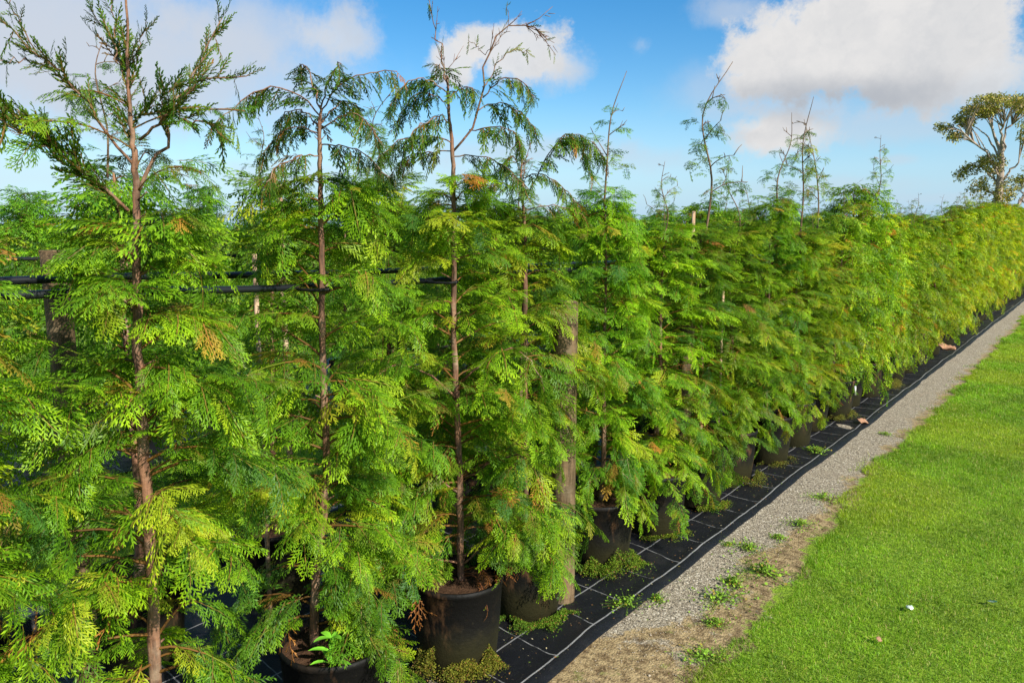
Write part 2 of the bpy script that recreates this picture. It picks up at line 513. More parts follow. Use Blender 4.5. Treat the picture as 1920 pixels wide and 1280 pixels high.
# ------------------------------------------------------------------ frond templates
def frond(rng, nsec, nter, wk=0.026, tl=0.34, droop=0.30, curl=0.15, wide=1.0, axw=.024, sw=.026, acute=1.0):
    """A flat feathery conifer spray of unit length along +X.  Returns V, Q, tipness, woody."""
    V, Q, tip, wood = [], [], [], []
    def kite(p, d, nrm, L, w, t0, t1, wd=0.0):
        side = np.cross(nrm, d); side /= np.linalg.norm(side) + 1e-9
        i = len(V)
        mid = p + d * L * 0.42 + nrm * 0.0
        V.extend([p, mid + side * w / 2, p + d * L - nrm * L * 0.12, mid - side * w / 2])
        tip.extend([t0, (t0 + t1) / 2, t1, (t0 + t1) / 2]); wood.extend([wd] * 4)
        Q.append([i, i + 1, i + 2, i + 3])
    sgn0 = rng.choice([-1, 1])
    lat = rng.uniform(-curl, curl)
    def axis(t):
        return np.array([t, lat * t * t, -droop * t * t])
    na = 5
    for k in range(na):
        a, c = axis(k / na), axis((k + 1) / na)
        d = c - a; L = np.linalg.norm(d); d /= L
        kite(a - d * L * .1, d, np.array([0, 0, 1.0]), L * 1.35, axw * (1 - k / na * 0.5), k / na * .3, k / na * .5, 1.0 if k < na - 1 else 0.3)
    for i in range(nsec):
        t = 0.06 + 0.92 * i / (nsec - 1)
        s = sgn0 * (1 if i % 2 else -1)
        p = axis(t)
        env = (0.14 + 0.42 * min(1, t / 0.25) * (1 - t) ** 0.75) * rng.uniform(0.75, 1.2) * wide
        ang = math.radians(rng.uniform(38, 58) * acute * (1 - 0.35 * t)) * s + 2 * lat * t
        dz = rng.uniform(-0.45, 0.05)
        d = np.array([math.cos(ang), math.sin(ang), dz - 1.2 * droop * t]); d /= np.linalg.norm(d)
        nseg = 2
        pts = [p]
        dd = d.copy()
        for _ in range(nseg):
            pts.append(pts[-1] + dd * env / nseg)
            dd = dd + np.array([0.12, 0, -0.16]); dd /= np.linalg.norm(dd)
        for k in range(nseg):
            e = pts[k + 1] - pts[k]; L = np.linalg.norm(e)
            kite(pts[k], e / L, np.array([0, 0, 1.0]), L * 1.3, sw, t * .4 + k * .2, t * .4 + .3 + k * .25, 0.0)
        nt_ = max(3, int(round(nter * env / 0.5)))
        for k in range(nt_):
            u = (k + 0.6) / (nt_ + 0.1)
            e = pts[min(nseg, int(u * nseg) + 1)] - pts[min(nseg - 1, int(u * nseg))]
            e /= np.linalg.norm(e)
            q = pts[min(nseg - 1, int(u * nseg))] * (1 - (u * nseg) % 1) + pts[min(nseg, int(u * nseg) + 1)] * ((u * nseg) % 1)
            s2 = 1 if k % 2 else -1
            a2 = math.radians(rng.uniform(30, 48) * acute) * s2
            ca, sa = math.cos(a2), math.sin(a2)
            d2 = np.array([e[0] * ca - e[1] * sa, e[0] * sa + e[1] * ca, e[2] + rng.uniform(-.25, .1)]); d2 /= np.linalg.norm(d2)
            L2 = tl * env * (1.05 - 0.6 * u) * rng.uniform(0.8, 1.2) + 0.02
            nr = np.array([rng.uniform(-.55, .55), rng.uniform(-.55, .55), 1.0]); nr /= np.linalg.norm(nr)
            kite(q, d2, nr, L2, wk * rng.uniform(.8, 1.2), 0.25 + t * .25 + .2 * u, 0.75 + .25 * u, 0.0)
    return np.array(V), np.array(Q), np.array(tip), np.array(wood)

rgT = np.random.default_rng(11)
T_HI = [frond(rgT, 14, 11, 0.027, tl=0.36, axw=.028, droop=rgT.uniform(.05, .5)) for _ in range(8)]
T_UP = [frond(rgT, 10, 6, 0.036, tl=0.50, wide=.62, axw=.07, sw=.055, acute=.62, droop=rgT.uniform(-.12, .1), curl=.1) for _ in range(4)]
T_LO = [frond(rgT, 9, 5, 0.062, tl=0.52, droop=rgT.uniform(.15, .45)) for _ in range(6)]
T_UMB = [frond(rgT, 11, 7, 0.038, tl=0.46, wide=.78, axw=.06, sw=.052, acute=.75, droop=rgT.uniform(.2, .6)) for _ in range(5)]
T_DEAD = [frond(rgT, 8, 4, 0.03, droop=.7) for _ in range(3)]

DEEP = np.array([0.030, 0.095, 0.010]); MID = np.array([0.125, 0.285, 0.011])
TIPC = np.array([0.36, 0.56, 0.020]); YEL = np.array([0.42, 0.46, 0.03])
WOODC = np.array([0.26, 0.14, 0.05]); DEADC = np.array([0.38, 0.15, 0.05]); BLUEG = np.array([0.03, 0.105, 0.030])

class Crown:
    def __init__(s, rng):
        s.items = {}; s.rng = rng
    def spray(s, temps, key, p, d, up, size, dead=0.0, dark=0.0, tone=None):
        r = s.rng
        d = d / (np.linalg.norm(d) + 1e-9)
        y = np.cross(up, d); y /= np.linalg.norm(y) + 1e-9
        n = np.cross(d, y)
        R = np.stack([d * size, y * size, n * size], 1)
        s.items.setdefault((key, r.integers(len(temps))), []).append((p, R, dead, dark, r.random() if tone is None else .45 * r.random() + .55 * tone, r.random() if tone is None or r.random() < .35 else tone))
        s.temps = getattr(s, 'temps', {}); s.temps[key] = temps
    def bake(s, name, extra=None):
        Vs, Qs, Cs, n = [], [], [], 0
        for (key, ti), L in s.items.items():
            V, Q, tip, wood = s.temps[key][ti]
            P = np.array([l[0] for l in L]); R = np.array([l[1] for l in L])
            dead = np.array([l[2] for l in L]); dark = np.array([l[3] for l in L])
            r1 = np.array([l[4] for l in L]); r2 = np.array([l[5] for l in L]); br = np.array([(l[5] * 7.3) % 1 for l in L])
            W_ = np.einsum('kij,nj->kni', R, V) + P[:, None, :]
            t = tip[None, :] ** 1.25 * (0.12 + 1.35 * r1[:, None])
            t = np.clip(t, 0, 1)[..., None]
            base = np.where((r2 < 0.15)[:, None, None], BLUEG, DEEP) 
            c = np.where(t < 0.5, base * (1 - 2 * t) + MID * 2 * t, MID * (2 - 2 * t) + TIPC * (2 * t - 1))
            yy = (np.clip((r2 - 0.88) / 0.12, 0, 1)[:, None] * (0.35 + 0.6 * tip[None, :]))[..., None]
            c = c * (1 - yy) + YEL * yy
            bz = (0.25 if key in ('up', 'umb') else .45 if key == 'lo' else .9) * (np.clip((br - .80) / .2, 0, 1)[:, None] * np.clip(1.0 - tip[None, :] * 1.1, 0, 1))[..., None]
            c = c * (1 - bz) + np.array([.30, .17, .03]) * bz
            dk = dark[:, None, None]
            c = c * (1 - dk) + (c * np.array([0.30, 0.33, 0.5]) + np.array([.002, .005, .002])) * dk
            wd = (wood[None, :] * (0.35 + 0.65 * r1[:, None]))[..., None]
            c = c * (1 - wd) + WOODC * wd
            de = dead[:, None, None]
            c = c * (1 - de) + DEADC * de * (0.7 + 0.6 * r1[:, None, None])
            Vs.append(W_.reshape(-1, 3)); Cs.append(c.reshape(-1, 3))
            Qs.append((Q[None] + (np.arange(len(L)) * len(V))[:, None, None]).reshape(-1, 4) + n)
            n += len(L) * len(V)
        if extra is not None and extra.V:
            Vx = np.concatenate(extra.V); Vs.append(Vx); Cs.append(np.concatenate(extra.C))
            Qs.append(np.concatenate(extra.Q) + n)
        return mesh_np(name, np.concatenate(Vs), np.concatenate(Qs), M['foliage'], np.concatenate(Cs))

def bpath(rng, p, az, el, L, droop, n=7):
    d = np.array([math.cos(az) * math.cos(el), math.sin(az) * math.cos(el), math.sin(el)])
    P = [np.array(p, float)]
    for _ in range(n):
        P.append(P[-1] + d * L / n)
        d = d + np.array([rng.normal(0, .07), rng.normal(0, .07), -droop / n + rng.normal(0, .04)])
        d /= np.linalg.norm(d)
    return np.array(P)

def clothe(cr, P, t0, k, size, temps, key, rng, mode='droop', dead=0.0, dark=0.0, spread=0.9, tipspray=True):
    """hang k sprays along path P from fraction t0 outward"""
    n = len(P) - 1
    tone = rng.random()
    for i in range(k):
        t = t0 + (1 - t0) * (i + rng.uniform(.1, .9)) / k
        u = min(n - 1e-4, t * n); j = int(u)
        p = P[j] * (1 - (u - j)) + P[j + 1] * (u - j)
        T = P[j + 1] - P[j]; T = T / np.linalg.norm(T)
        lat = np.cross(T, [0, 0, 1.0]); ln = np.linalg.norm(lat)
        if ln < .3:
            a = rng.uniform(0, 6.28); lat = np.array([math.cos(a), math.sin(a), 0]) ; ln = 1
        lat = lat / ln
        s = 1 if i % 2 else -1
        a = rng.uniform(.35, 1.15) * spread
        sz = size * rng.uniform(.5, 1.3) * (1.1 - 0.45 * t)
        dd = T * math.cos(a) + lat * s * math.sin(a)
        if mode == 'droop':
            dd = dd + np.array([0, 0, rng.uniform(-.50, .16)])
            up = np.array([rng.normal(0, .4), rng.normal(0, .4), 1.0]); p = p + np.array([0, 0, rng.uniform(0, .02)])
        elif mode == 'up':
            th = rng.uniform(0, 6.28)
            o = np.cross(T, lat)
            dd = T * math.cos(a) + (lat * math.cos(th) + o * math.sin(th)) * math.sin(a) * .7 + np.array([0, 0, .15])
            up = rng.normal(0, 1, 3)
        else:   # umbrella: long hanging fans
            dd = dd + np.array([0, 0, rng.uniform(-1.1, -.2) * (0.4 + t)])
            up = np.array([rng.normal(0, .4), rng.normal(0, .4), 1.0])
        cr.spray(temps, key, p, dd, up, sz, dead if dead else (rng.uniform(.3, .9) if rng.random() < .03 else 0), dark, tone)
    if tipspray:
        T = P[-1] - P[-2]
        cr.spray(temps, key, P[-2], T + np.array([0, 0, -.1]), np.array([0, 0, 1.0]) + rng.normal(0, .3, 3), size * rng.uniform(.8, 1.1), 0, dark)

def crown_generic(rng, zlo, zhi, nb, R, temps, key, size, kspray, trunk_at, gap=None, gapw=0.6, gapp=0.65, wood=None, dark=0.0, band=True, thin=.2):
    cr = Crown(rng)
    wood = wood if wood is not None else Geo()
    ph_ = rng.uniform(0, 6.28, 4)
    for i in range(nb):
        z = zlo + (zhi - zlo) * ((i + rng.random()) / nb)
        f = (z - zlo) / (zhi - zlo)
        a = i * 2.39996 + rng.uniform(-.5, .5)
        if gap is not None:
            da = abs((a - gap + math.pi) % (2 * math.pi) - math.pi)
            if da < gapw and rng.random() < gapp and z > 0.4:
                a = gap + math.copysign(gapw * rng.uniform(1.1, 1.8), rng.random() - .5)
        if math.sin(a * 2 + z * 5 + ph_[0]) + math.sin(a * 3 - z * 9 + ph_[1]) > 1.15 and rng.random() < .8: continue
        if gap is not None and z < .8 and rng.random() < thin: continue
        if band and gap is not None and 1.28 < z < 1.60 and math.cos(a - gap) > -.2 and rng.random() < .6: continue
        rr = R * (0.80 + 0.35 * math.sin(f * 2.6 + .35)) * (1.0 - 0.58 * max(0, f - .60) / .40)
        L = rr * rng.uniform(.5, 1.2)
        el = rng.uniform(.05, .65) + .25 * f
        dr = rng.uniform(.5, 1.25)
        if z < .62: L *= 1.2; dr += rng.uniform(.3, 1.1); el *= .6
        P = bpath(rng, trunk_at(z), a, el, L, dr)
        wc = WOODC * rng.uniform(.5, 1.0); kk = max(3, int(len(P) * .55))
        wood.tube(P[:kk], np.linspace(.0042, .0022, kk) * (0.7 + L), 4, tuple(wc), cap=False)
        wood.tube(P[kk - 1:], np.linspace(.0022, .001, len(P) - kk + 1) * (0.7 + L), 4, tuple(wc * .35 + MID * .65), cap=False)
        clothe(cr, P, .10, kspray, size, temps, key, rng, 'droop', dark=dark)
        if rng.random() < .16 and z < 1.0:
            clothe(cr, P, .1, 2, size * .7, T_DEAD, 'dead', rng, 'umbrella', dead=.9, tipspray=False)
    return cr, wood

def camdir(p):
    return math.atan2(-p[1], -p[0])

# ------------------------------------------------------------------ pot
def pot_mesh(rng, R=0.178, H=0.35):
    g = Geo()
    prof = [(R * .80, 0), (R * .86, .01), (R * .95, H * .5), (R, H * .93), (R * 1.03, H * .94), (R * 1.035, H), (R * .985, H), (R * .965, H * .9), (R * .94, H * .82)]
    g.lathe(prof, 40)
    V = g.V[0]
    a = np.arctan2(V[:, 1], V[:, 0])
    for h in (2, 3, 5):
        V[:, :2] *= (1 + rng.uniform(.006, .02) / h * np.cos(h * a + rng.uniform(0, 6)) * (0.4 + V[:, 2] / H))[:, None]
    return g.mesh('pot', M['pot'], True)
def soil_mesh(rng, R=0.172, z=0.315):
    g = Geo()
    k, n = 28, 9
    a = np.arange(k) * 2 * np.pi / k
    V = [[0, 0, z + .015]]
    for i in range(1, n):
        r = R * i / (n - 1)
        for q in a:
            V.append([r * math.cos(q), r * math.sin(q), z + rng.normal(0, .005) + .012 * (1 - i / n)])
    V = np.array(V); T = []; Q = []
    for j in range(k): T.append([0, 1 + j, 1 + (j + 1) % k])
    for i in range(n - 2):
        for j in range(k):
            o = 1 + i * k
            Q.append([o + j, o + k + j, o + k + (j + 1) % k, o + (j + 1) % k])
    g.add(V, Q, T)
    return g.mesh('soil', M['soil'], True)
rp = np.random.default_rng(5)
POTS = [pot_mesh(rp) for _ in range(3)]
SOILS = [soil_mesh(rp) for _ in range(3)]

def add_pot(root, i):
    p = obj('pot', POTS[i % 3], root)
    p.rotation_euler = (0, 0, i * 1.7)
    s = obj('soil', SOILS[i % 3], p)
    return p

# ------------------------------------------------------------------ the setting: ground, weed mat, edging
rg = np.random.default_rng(3)
def grid(x0, x1, y0, y1, nx, ny, fz):
    X, Y = np.meshgrid(np.linspace(x0, x1, nx), np.linspace(y0, y1, ny))
    Z = fz(X, Y)
    V = np.stack([X, Y, Z], -1).reshape(-1, 3)
    i = np.arange(ny - 1)[:, None] * nx; j = np.arange(nx - 1)[None, :]
    Q = np.stack([i + j, i + j + 1, i + nx + j + 1, i + nx + j], -1).reshape(-1, 4)
    return V, Q
V, Q = grid(-600, 600, -400, 900, 60, 60, lambda X, Y: X * 0)
go = obj('ground', mesh_np('ground', V, Q, M['ground']))
tag(go, kind='structure')

def fz(X, Y):
    z = 0.012 + 0.006 * np.sin(Y * 2.3 + X * 3) + 0.004 * np.sin(Y * 5.1 - X * 4) + .003 * np.sin(Y * 11 + X * 9)
    e = np.clip((X - (FX - .05)) / .05, 0, 1)
    return z + 0.008 * np.sin(np.clip((X - (FX - .09)) / .09, 0, 1) * np.pi) - e * .006
V, Q = grid(BX, FX, -3, 60, 60, 900, fz)
kx = np.clip((V[:, 0] + 1.75) / .2, 0, 1)
V[:, 0] += (0.008 * np.sin(V[:, 1] * 1.1) + .0025 * np.sin(V[:, 1] * 4.3)) * kx
fo = obj('weed_mat', mesh_np('weed_mat', V, Q, M['fabric'], smooth=True))
tag(fo, kind='structure')
V2, Q2 = grid(-8.1, -5.35, -3, 60, 30, 300, fz)
fo2 = obj('weed_mat', mesh_np('weed_mat', V2, Q2, M['fabric'], smooth=True)); tag(fo2, kind='structure')

def edging(x, name, label):
    g = Geo()
    ys = np.linspace(-2.5, 34, 140)
    h = .075; w = .022
    c = x + .015 * np.sin(ys * .9)
    V = np.stack([np.stack([c - w, ys, ys * 0 + .0], -1), np.stack([c - w * .6, ys, ys * 0 + h + .006 * np.sin(ys * 2)], -1),
                  np.stack([c + w * .6, ys, ys * 0 + h + .006 * np.sin(ys * 2)], -1), np.stack([c + w, ys, ys * 0], -1)], 1).reshape(-1, 3)
    i = np.arange(len(ys) - 1)[:, None] * 4; j = np.arange(3)[None]
    Q = np.stack([i + j, i + 4 + j, i + 5 + j, i + 1 + j], -1).reshape(-1, 4)
    g.add(V, Q)
    o = obj(name, g.mesh(name, M['edging']))
    return tag(o, label, 'edging')
edging(-3.50, 'bed_edging', 'low black plastic edging along the back of the potted bed, before the sandy strip')

# gravel stones near the camera
def stones():
    n = 9000
    y = 1.6 + 9 * rg.random(n) ** 1.5
    x = FX + .0 + rg.random(n) ** 0.9 * .30
    x = np.where(rg.random(n) < .12, x + .12 * rg.random(n), x)
    keep = rg.random(n) < np.clip((y - 2.3) / .9, .12, 1)
    x, y = x[keep], y[keep]; n = len(x)
    r = rg.uniform(.0016, .0036, n) * (1 + (rg.random(n) < .03) * 1.2)
    base = np.array([[1, 0, 0], [-1, 0, 0], [0, 1, 0], [0, -1, 0], [0, 0, 1], [0, 0, -1]], float)
    F = np.array([[0, 2, 4], [2, 1, 4], [1, 3, 4], [3, 0, 4], [2, 0, 5], [1, 2, 5], [3, 1, 5], [0, 3, 5]])
    V = base[None] * r[:, None, None] * rg.uniform(.6, 1.4, (n, 6, 1))
    a = rg.uniform(0, 6.28, n); ca, sa = np.cos(a)[:, None], np.sin(a)[:, None]
    V = np.stack([V[..., 0] * ca - V[..., 1] * sa, V[..., 0] * sa + V[..., 1] * ca, V[..., 2] * .7], -1)
    V += np.stack([x, y, .0015 + 0 * x], -1)[:, None]
    F = (F[None] + (np.arange(n) * 6)[:, None, None]).reshape(-1, 3)
    o = obj('gravel', mesh_np('gravel', V.reshape(-1, 3), F, M['stone']))
    tag(o, 'pale fine gravel strip between the black weed mat and the lawn', 'gravel', kind='stuff')
stones()

# grass -------------------------------------------------------------
def noise2(x, y, s, seed):
    r = np.random.default_rng(seed)
    v = 0
    for k in range(6):
        a = r.uniform(0, 6.28); f = s * r.uniform(.6, 1.7); ph = r.uniform(0, 6.28)
        v = v + np.sin((x * math.cos(a) + y * math.sin(a)) * f + ph)
    return v / 6

def blades(x, y, h, w, seed, dry=.07):
    r = np.random.default_rng(seed)
    n = len(x)
    a = r.uniform(0, 6.28, n); lean = r.uniform(.2, 1.1, n) * h
    la = r.uniform(0, 6.28, n)
    sx, sy = np.cos(a) * w / 2, np.sin(a) * w / 2
    z0 = np.zeros(n)
    b0 = np.stack([x - sx, y - sy, z0], -1); b1 = np.stack([x + sx, y + sy, z0], -1)
    mx, my = x + np.cos(la) * lean * .35, y + np.sin(la) * lean * .35
    m0 = np.stack([mx - sx * .8, my - sy * .8, h * .6], -1); m1 = np.stack([mx + sx * .8, my + sy * .8, h * .6], -1)
    t = np.stack([x + np.cos(la) * lean, y + np.sin(la) * lean, h * (1 - .25 * (lean / h))], -1)
    V = np.stack([b0, b1, m1, m0, t], 1).reshape(-1, 3)
    o = (np.arange(n) * 5)[:, None]
    Q = o + np.array([[0, 1, 2, 3]]); T = o + np.array([[3, 2, 4]])
    k = r.random(n)[:, None]; pt = (noise2(x, y, 5, 9) * .5 + noise2(x, y, 17, 10) * .5)[:, None]
    c = np.array([.10, .24, .010]) * (1 - k) + np.array([.25, .42, .022]) * k
    c = c * np.array([.92, 1.0, .9]) * (1 + .8 * pt) * np.array([1.0, 1.0, 1.0])
    yl = np.clip(noise2(x, y, 3.1, 21)[:, None] * 1.4, 0, .5)
    c = c * (1 - yl) + np.array([.36, .44, .03]) * yl
    c = np.where((r.random(n) < dry)[:, None], np.array([.42, .38, .15]), c)
    c = np.clip(c, .005, 1)
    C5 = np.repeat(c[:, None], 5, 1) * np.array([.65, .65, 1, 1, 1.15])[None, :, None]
    return V, Q, T, C5.reshape(-1, 3)

def lawn():
    N = 760000
    # denser near the camera
    y = 1.2 + 24 * rg.random(N) ** 1.9
    x = -1.35 + (2.6 + .0 * y) * rg.random(N) ** 1.25
    edge = np.where(y < 3.6, -1.11, np.where(y > 5.4, -1.20, -1.11 - .09 * (y - 3.6) / 1.8))
    edge = edge - .10 * noise2(x, y, 2.6, 4) - .09 * noise2(x, y, 9, 5) - .04 * noise2(x, y, 25, 15)
    over = x - edge
    keep = (over > 0) | (rg.random(N) < .22 * np.exp(over * 16) * (noise2(x, y, 13, 6) > .12))
    # worn patches
    keep &= ~((noise2(x, y, 6, 8) > .62) & (over < .25))
    x, y, over = x[keep], y[keep], over[keep]
    sc = 1 + np.clip(y - 3, 0, 20) * .09
    h = rg.uniform(.010, .026, len(x)) * np.clip(.75 + .35 * noise2(x, y, 8, 12), .5, 1.3) * (1 + .5 * (np.abs(over) < .05)) * np.minimum(sc, 1.6)
    w = rg.uniform(.0013, .0026, len(x)) * sc
    V, Q, T, Cc = blades(x, y, h, w, 77)
    # the alley behind the bed
    n2 = 60000
    x2 = -5.4 + 1.65 * rg.random(n2); y2 = -.5 + 18 * rg.random(n2) ** 1.3
    Vb, Qb, Tb, Cb = blades(x2, y2, rg.uniform(.02, .05, n2), rg.uniform(.004, .007, n2), 78)
    o = len(V)
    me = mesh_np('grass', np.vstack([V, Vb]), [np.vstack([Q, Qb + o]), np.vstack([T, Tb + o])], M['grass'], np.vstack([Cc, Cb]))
    tag(obj('grass', me), 'short mown bright green lawn grass beside the gravel and behind the bed', 'grass', kind='stuff')
lawn()

# ------------------------------------------------------------------ front row: the three close trees, then the run
def tree_y(px, X):
    r = ray(px, 430)
    return r[1] * X / r[0]
XA, XB, XC, XD = -1.93, -2.93, -6.2, -7.2
YT = [tree_y(257, XA), tree_y(602, XA), tree_y(850, XA)]
print('near trees y', YT)

def local(px, py, base, off=0.0):
    """point on the upright plane through the tree facing the camera, off metres behind it"""
    F = np.array([-math.sin(YAW), math.cos(YAW)])
    r = ray(px, py)
    d = base[0] * F[0] + base[1] * F[1] + off
    t = d / (r[0] * F[0] + r[1] * F[1])
    return np.array([0, 0, CAM_H]) + r * t - np.array([base[0], base[1], 0])

class NearTree:
    def __init__(s, base, seed):
        s.base = base; s.r = np.random.default_rng(seed); s.w = Geo(); s.tr = Geo(); s.cr = None
    def L(s, pts, off=0.0, n=14):
        k = len(pts)
        return catmull([local(p[0], p[1], s.base, off * i / max(1, k - 1)) for i, p in enumerate(pts)], n)
    def trunk(s, pts, r0, r1):
        P = s.L(pts, 0, 60)
        P = np.vstack([[P[0][0], P[0][1], .27], P]) if P[0][2] > .3 else P
        P[:, :2] += s.r.normal(0, .0012, (len(P), 2))
        s.P = P
        f = np.linspace(0, 1, len(P))
        rad = r0 * (1 - f) + r1 * f
        rad = rad * (1 + .05 * s.r.standard_normal(len(P))); rad[:4] *= np.array([1.5, 1.3, 1.15, 1.05])
        s.tr.tube(P, rad, 12, rng=s.r, rough=.035)
        for _ in range(14):      # old branch stubs and scars
            i = s.r.integers(6, len(P) - 8); a = s.r.uniform(0, 6.28)
            d = np.array([math.cos(a), math.sin(a), .5])
            s.tr.tube([P[i], P[i] + d * s.r.uniform(.012, .05)], [rad[i] * .35, rad[i] * .16], 5)
    def at(s, z):
        P = s.P
        return np.array([np.interp(z, P[:, 2], P[:, 0]), np.interp(z, P[:, 2], P[:, 1]), z])
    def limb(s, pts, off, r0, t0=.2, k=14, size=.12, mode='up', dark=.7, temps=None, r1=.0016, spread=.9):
        P = s.L(pts, off, 14)
        P[1:-1] += s.r.normal(0, .004, (len(P) - 2, 3))
        s.tr.tube(P, np.linspace(r0 * .62, r1 * .8, len(P)), 6)
        if k:
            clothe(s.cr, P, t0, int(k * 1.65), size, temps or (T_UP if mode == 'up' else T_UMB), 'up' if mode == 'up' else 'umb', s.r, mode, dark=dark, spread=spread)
        return P
    def twigs(s, P, n, L, t0=.2, k=3):
        for _ in range(n):
            t = s.r.uniform(t0, .98); i = min(len(P) - 2, int(t * (len(P) - 1)))
            T = P[i + 1] - P[i]; T /= np.linalg.norm(T)
            d = T + s.r.normal(0, .45, 3); d[2] += .15; d /= np.linalg.norm(d)
            l = L * s.r.uniform(.5, 1.2) * (1.1 - .5 * t)
            Q_ = [P[i], P[i] + d * l * .5, P[i] + d * l + np.array([0, 0, l * .15])]
            s.tr.tube(Q_, [.0018, .0012, .0007], 4)
            for _k in range(k):
                u = s.r.uniform(.2, 1); q = P[i] + d * l * u
                e = d + s.r.normal(0, .5, 3); e /= np.linalg.norm(e)
                s.tr.tube([q, q + e * l * s.r.uniform(.15, .32)], [.0013, .0007], 4)

GA = 'conifers in black pots along the front row'
GB = 'conifers in black pots along the second row of the bed'
GC = 'conifers in the beds beyond the grass alley'

def finish(t, label, idx):
    root = empty('potted_conifer', (t.base[0], t.base[1], .012))
    tag(root, label, 'tree', GA)
    obj('trunk', t.tr.mesh('trunk', M['bark'], True), root)
    c = obj('crown', t.cr.bake('crown', t.w), root)
    c.color = (1, 1, 1, 1)
    add_pot(root, idx)
    return root

# tree 1: the tall upright one at the left with a forked, rising top
t = NearTree((XA, YT[0]), 101)
t.trunk([(292, 1380), (288, 1140), (270, 850), (258, 640), (257, 430), (255, 330), (247, 240), (240, 130), (237, -60)], .0175, .002)
t.cr, t.w = crown_generic(t.r, .37, 1.70, 88, .37, T_HI, 'hi', .138, 12, t.at, gap=camdir(t.base), gapw=.7, gapp=.8, thin=.25)
t.limb([(258, 327), (200, 253), (133, 163), (90, 130), (-10, 42)], -.15, .007, .25, 30, .075, spread=.7)
t.limb([(97, 137), (80, 118), (40, 60), (22, 8)], -.1, .003, .1, 9, .05, r1=.001)
t.limb([(100, 137), (60, 127), (-5, 123)], -.2, .003, .1, 8, .05, r1=.001)
t.limb([(242, 405), (190, 360), (127, 300), (67, 250), (-10, 207)], -.25, .008, .15, 46, .095, spread=.6)
t.limb([(200, 365), (130, 320), (60, 270), (-10, 228)], -.3, .005, .15, 26, .08, spread=.6)
t.limb([(262, 365), (288, 310), (312, 278), (318, 215), (363, 160), (387, 100), (417, 43)], .12, .009, .35, 36, .075, spread=.8)
t.limb([(262, 272), (300, 240), (340, 205), (383, 160), (463, 153)], -.1, .006, .2, 26, .075, spread=.8)
t.limb([(300, 240), (350, 240), (400, 240), (420, 270)], -.15, .004, .2, 12, .08, 'up', spread=.8)
t.limb([(243, 187), (225, 130), (207, 83), (172, 28)], .05, .004, .1, 18, .07, spread=.7, r1=.001)
t.limb([(222, 130), (216, 60), (206, -30)], .0, .0035, .1, 10, .06, spread=.6, r1=.001)
t.limb([(248, 130), (262, 95), (275, 52)], -.05, .0025, .1, 8, .05, spread=.6, r1=.001)
clothe(t.cr, t.L([(250, 300), (243, 190), (240, 90)], 0), .05, 26, .09, T_UP, 'up', t.r, 'up', dark=.7)
clothe(t.cr, t.L([(250, 240), (300, 200), (330, 170)], -.1), .05, 24, .085, T_UP, 'up', t.r, 'up', dark=.7)
for a_ in range(5):
    P = bpath(t.r, t.at(1.78 + .05 * a_), a_ * 2.4, .5, .28, .8); t.w.tube(P, .002, 4, tuple(WOODC), cap=False)
    clothe(t.cr, P, .2, 8, .11, T_HI, 'hi', t.r, 'droop', dark=.2)
finish(t, 'tallest nearest conifer at the left, red-brown trunk with long rising forked limbs at the top', 0)

# tree 2: umbrella top
t = NearTree((XA, YT[1]), 102)
t.trunk([(588, 1300), (592, 1100), (612, 900), (606, 700), (604, 540), (602, 400), (600, 300), (600, 240), (602, 205)], .0155, .004)
t.cr, t.w = crown_generic(t.r, .38, 1.84, 88, .355, T_HI, 'hi', .138, 12, t.at, gap=camdir(t.base), gapw=.6, gapp=.85)
for pts, off, k in [([(600, 225), (560, 185), (500, 172), (440, 210), (395, 250)], -.1, 22), ([(602, 215), (640, 165), (690, 146), (745, 142)], .0, 16),
                    ([(602, 250), (650, 222), (690, 240), (712, 275)], -.15, 16), ([(600, 260), (560, 245), (520, 260), (490, 300)], .1, 16),
                    ([(600, 210), (590, 170), (575, 135), (562, 128)], .1, 12), ([(602, 210), (615, 170), (628, 140), (640, 128)], -.1, 12),
                    ([(600, 280), (640, 280), (690, 300), (730, 340)], -.1, 16), ([(600, 300), (560, 300), (520, 320), (500, 350)], -.2, 16),
                    ([(602, 240), (620, 215), (650, 200), (680, 215)], .25, 14), ([(600, 250), (575, 220), (545, 215), (520, 240)], .3, 14)]:
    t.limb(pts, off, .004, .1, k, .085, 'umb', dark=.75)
finish(t, 'second conifer from the left, bare stem above the tubes and a small drooping umbrella top', 1)

# tree 3: two bare leaders, layered drooping top
t = NearTree((XA, YT[2]), 103)
t.trunk([(866, 1200), (864, 1060), (860, 850), (851, 640), (851, 450), (849, 300), (842, 220), (838, 150)], .016, .004)
t.cr, t.w = crown_generic(t.r, .38, 1.84, 88, .355, T_HI, 'hi', .138, 12, t.at, gap=camdir(t.base), gapw=.6, gapp=.85)
P = t.limb([(838, 160), (832, 120), (818, 70), (803, -5)], .05, .006, .3, 5, .05, r1=.001, spread=.4); t.twigs(P, 5, .12)
P = t.limb([(850, 290), (882, 250), (905, 175), (910, 120), (940, 66), (990, 55), (1015, 80), (1042, 110)], -.1, .007, .5, 4, .05, r1=.001); t.twigs(P, 12, .12, .5)
P = t.limb([(905, 170), (920, 150), (945, 110), (975, 100), (990, 106)], .1, .004, .3, 8, .05, r1=.001)
P = t.limb([(910, 110), (895, 95), (878, 82)], 0, .002, .3, 4, .04, r1=.001)
P = t.limb([(910, 110), (950, 60), (952, 15)], 0, .002, .8, 3, .03, r1=.001)
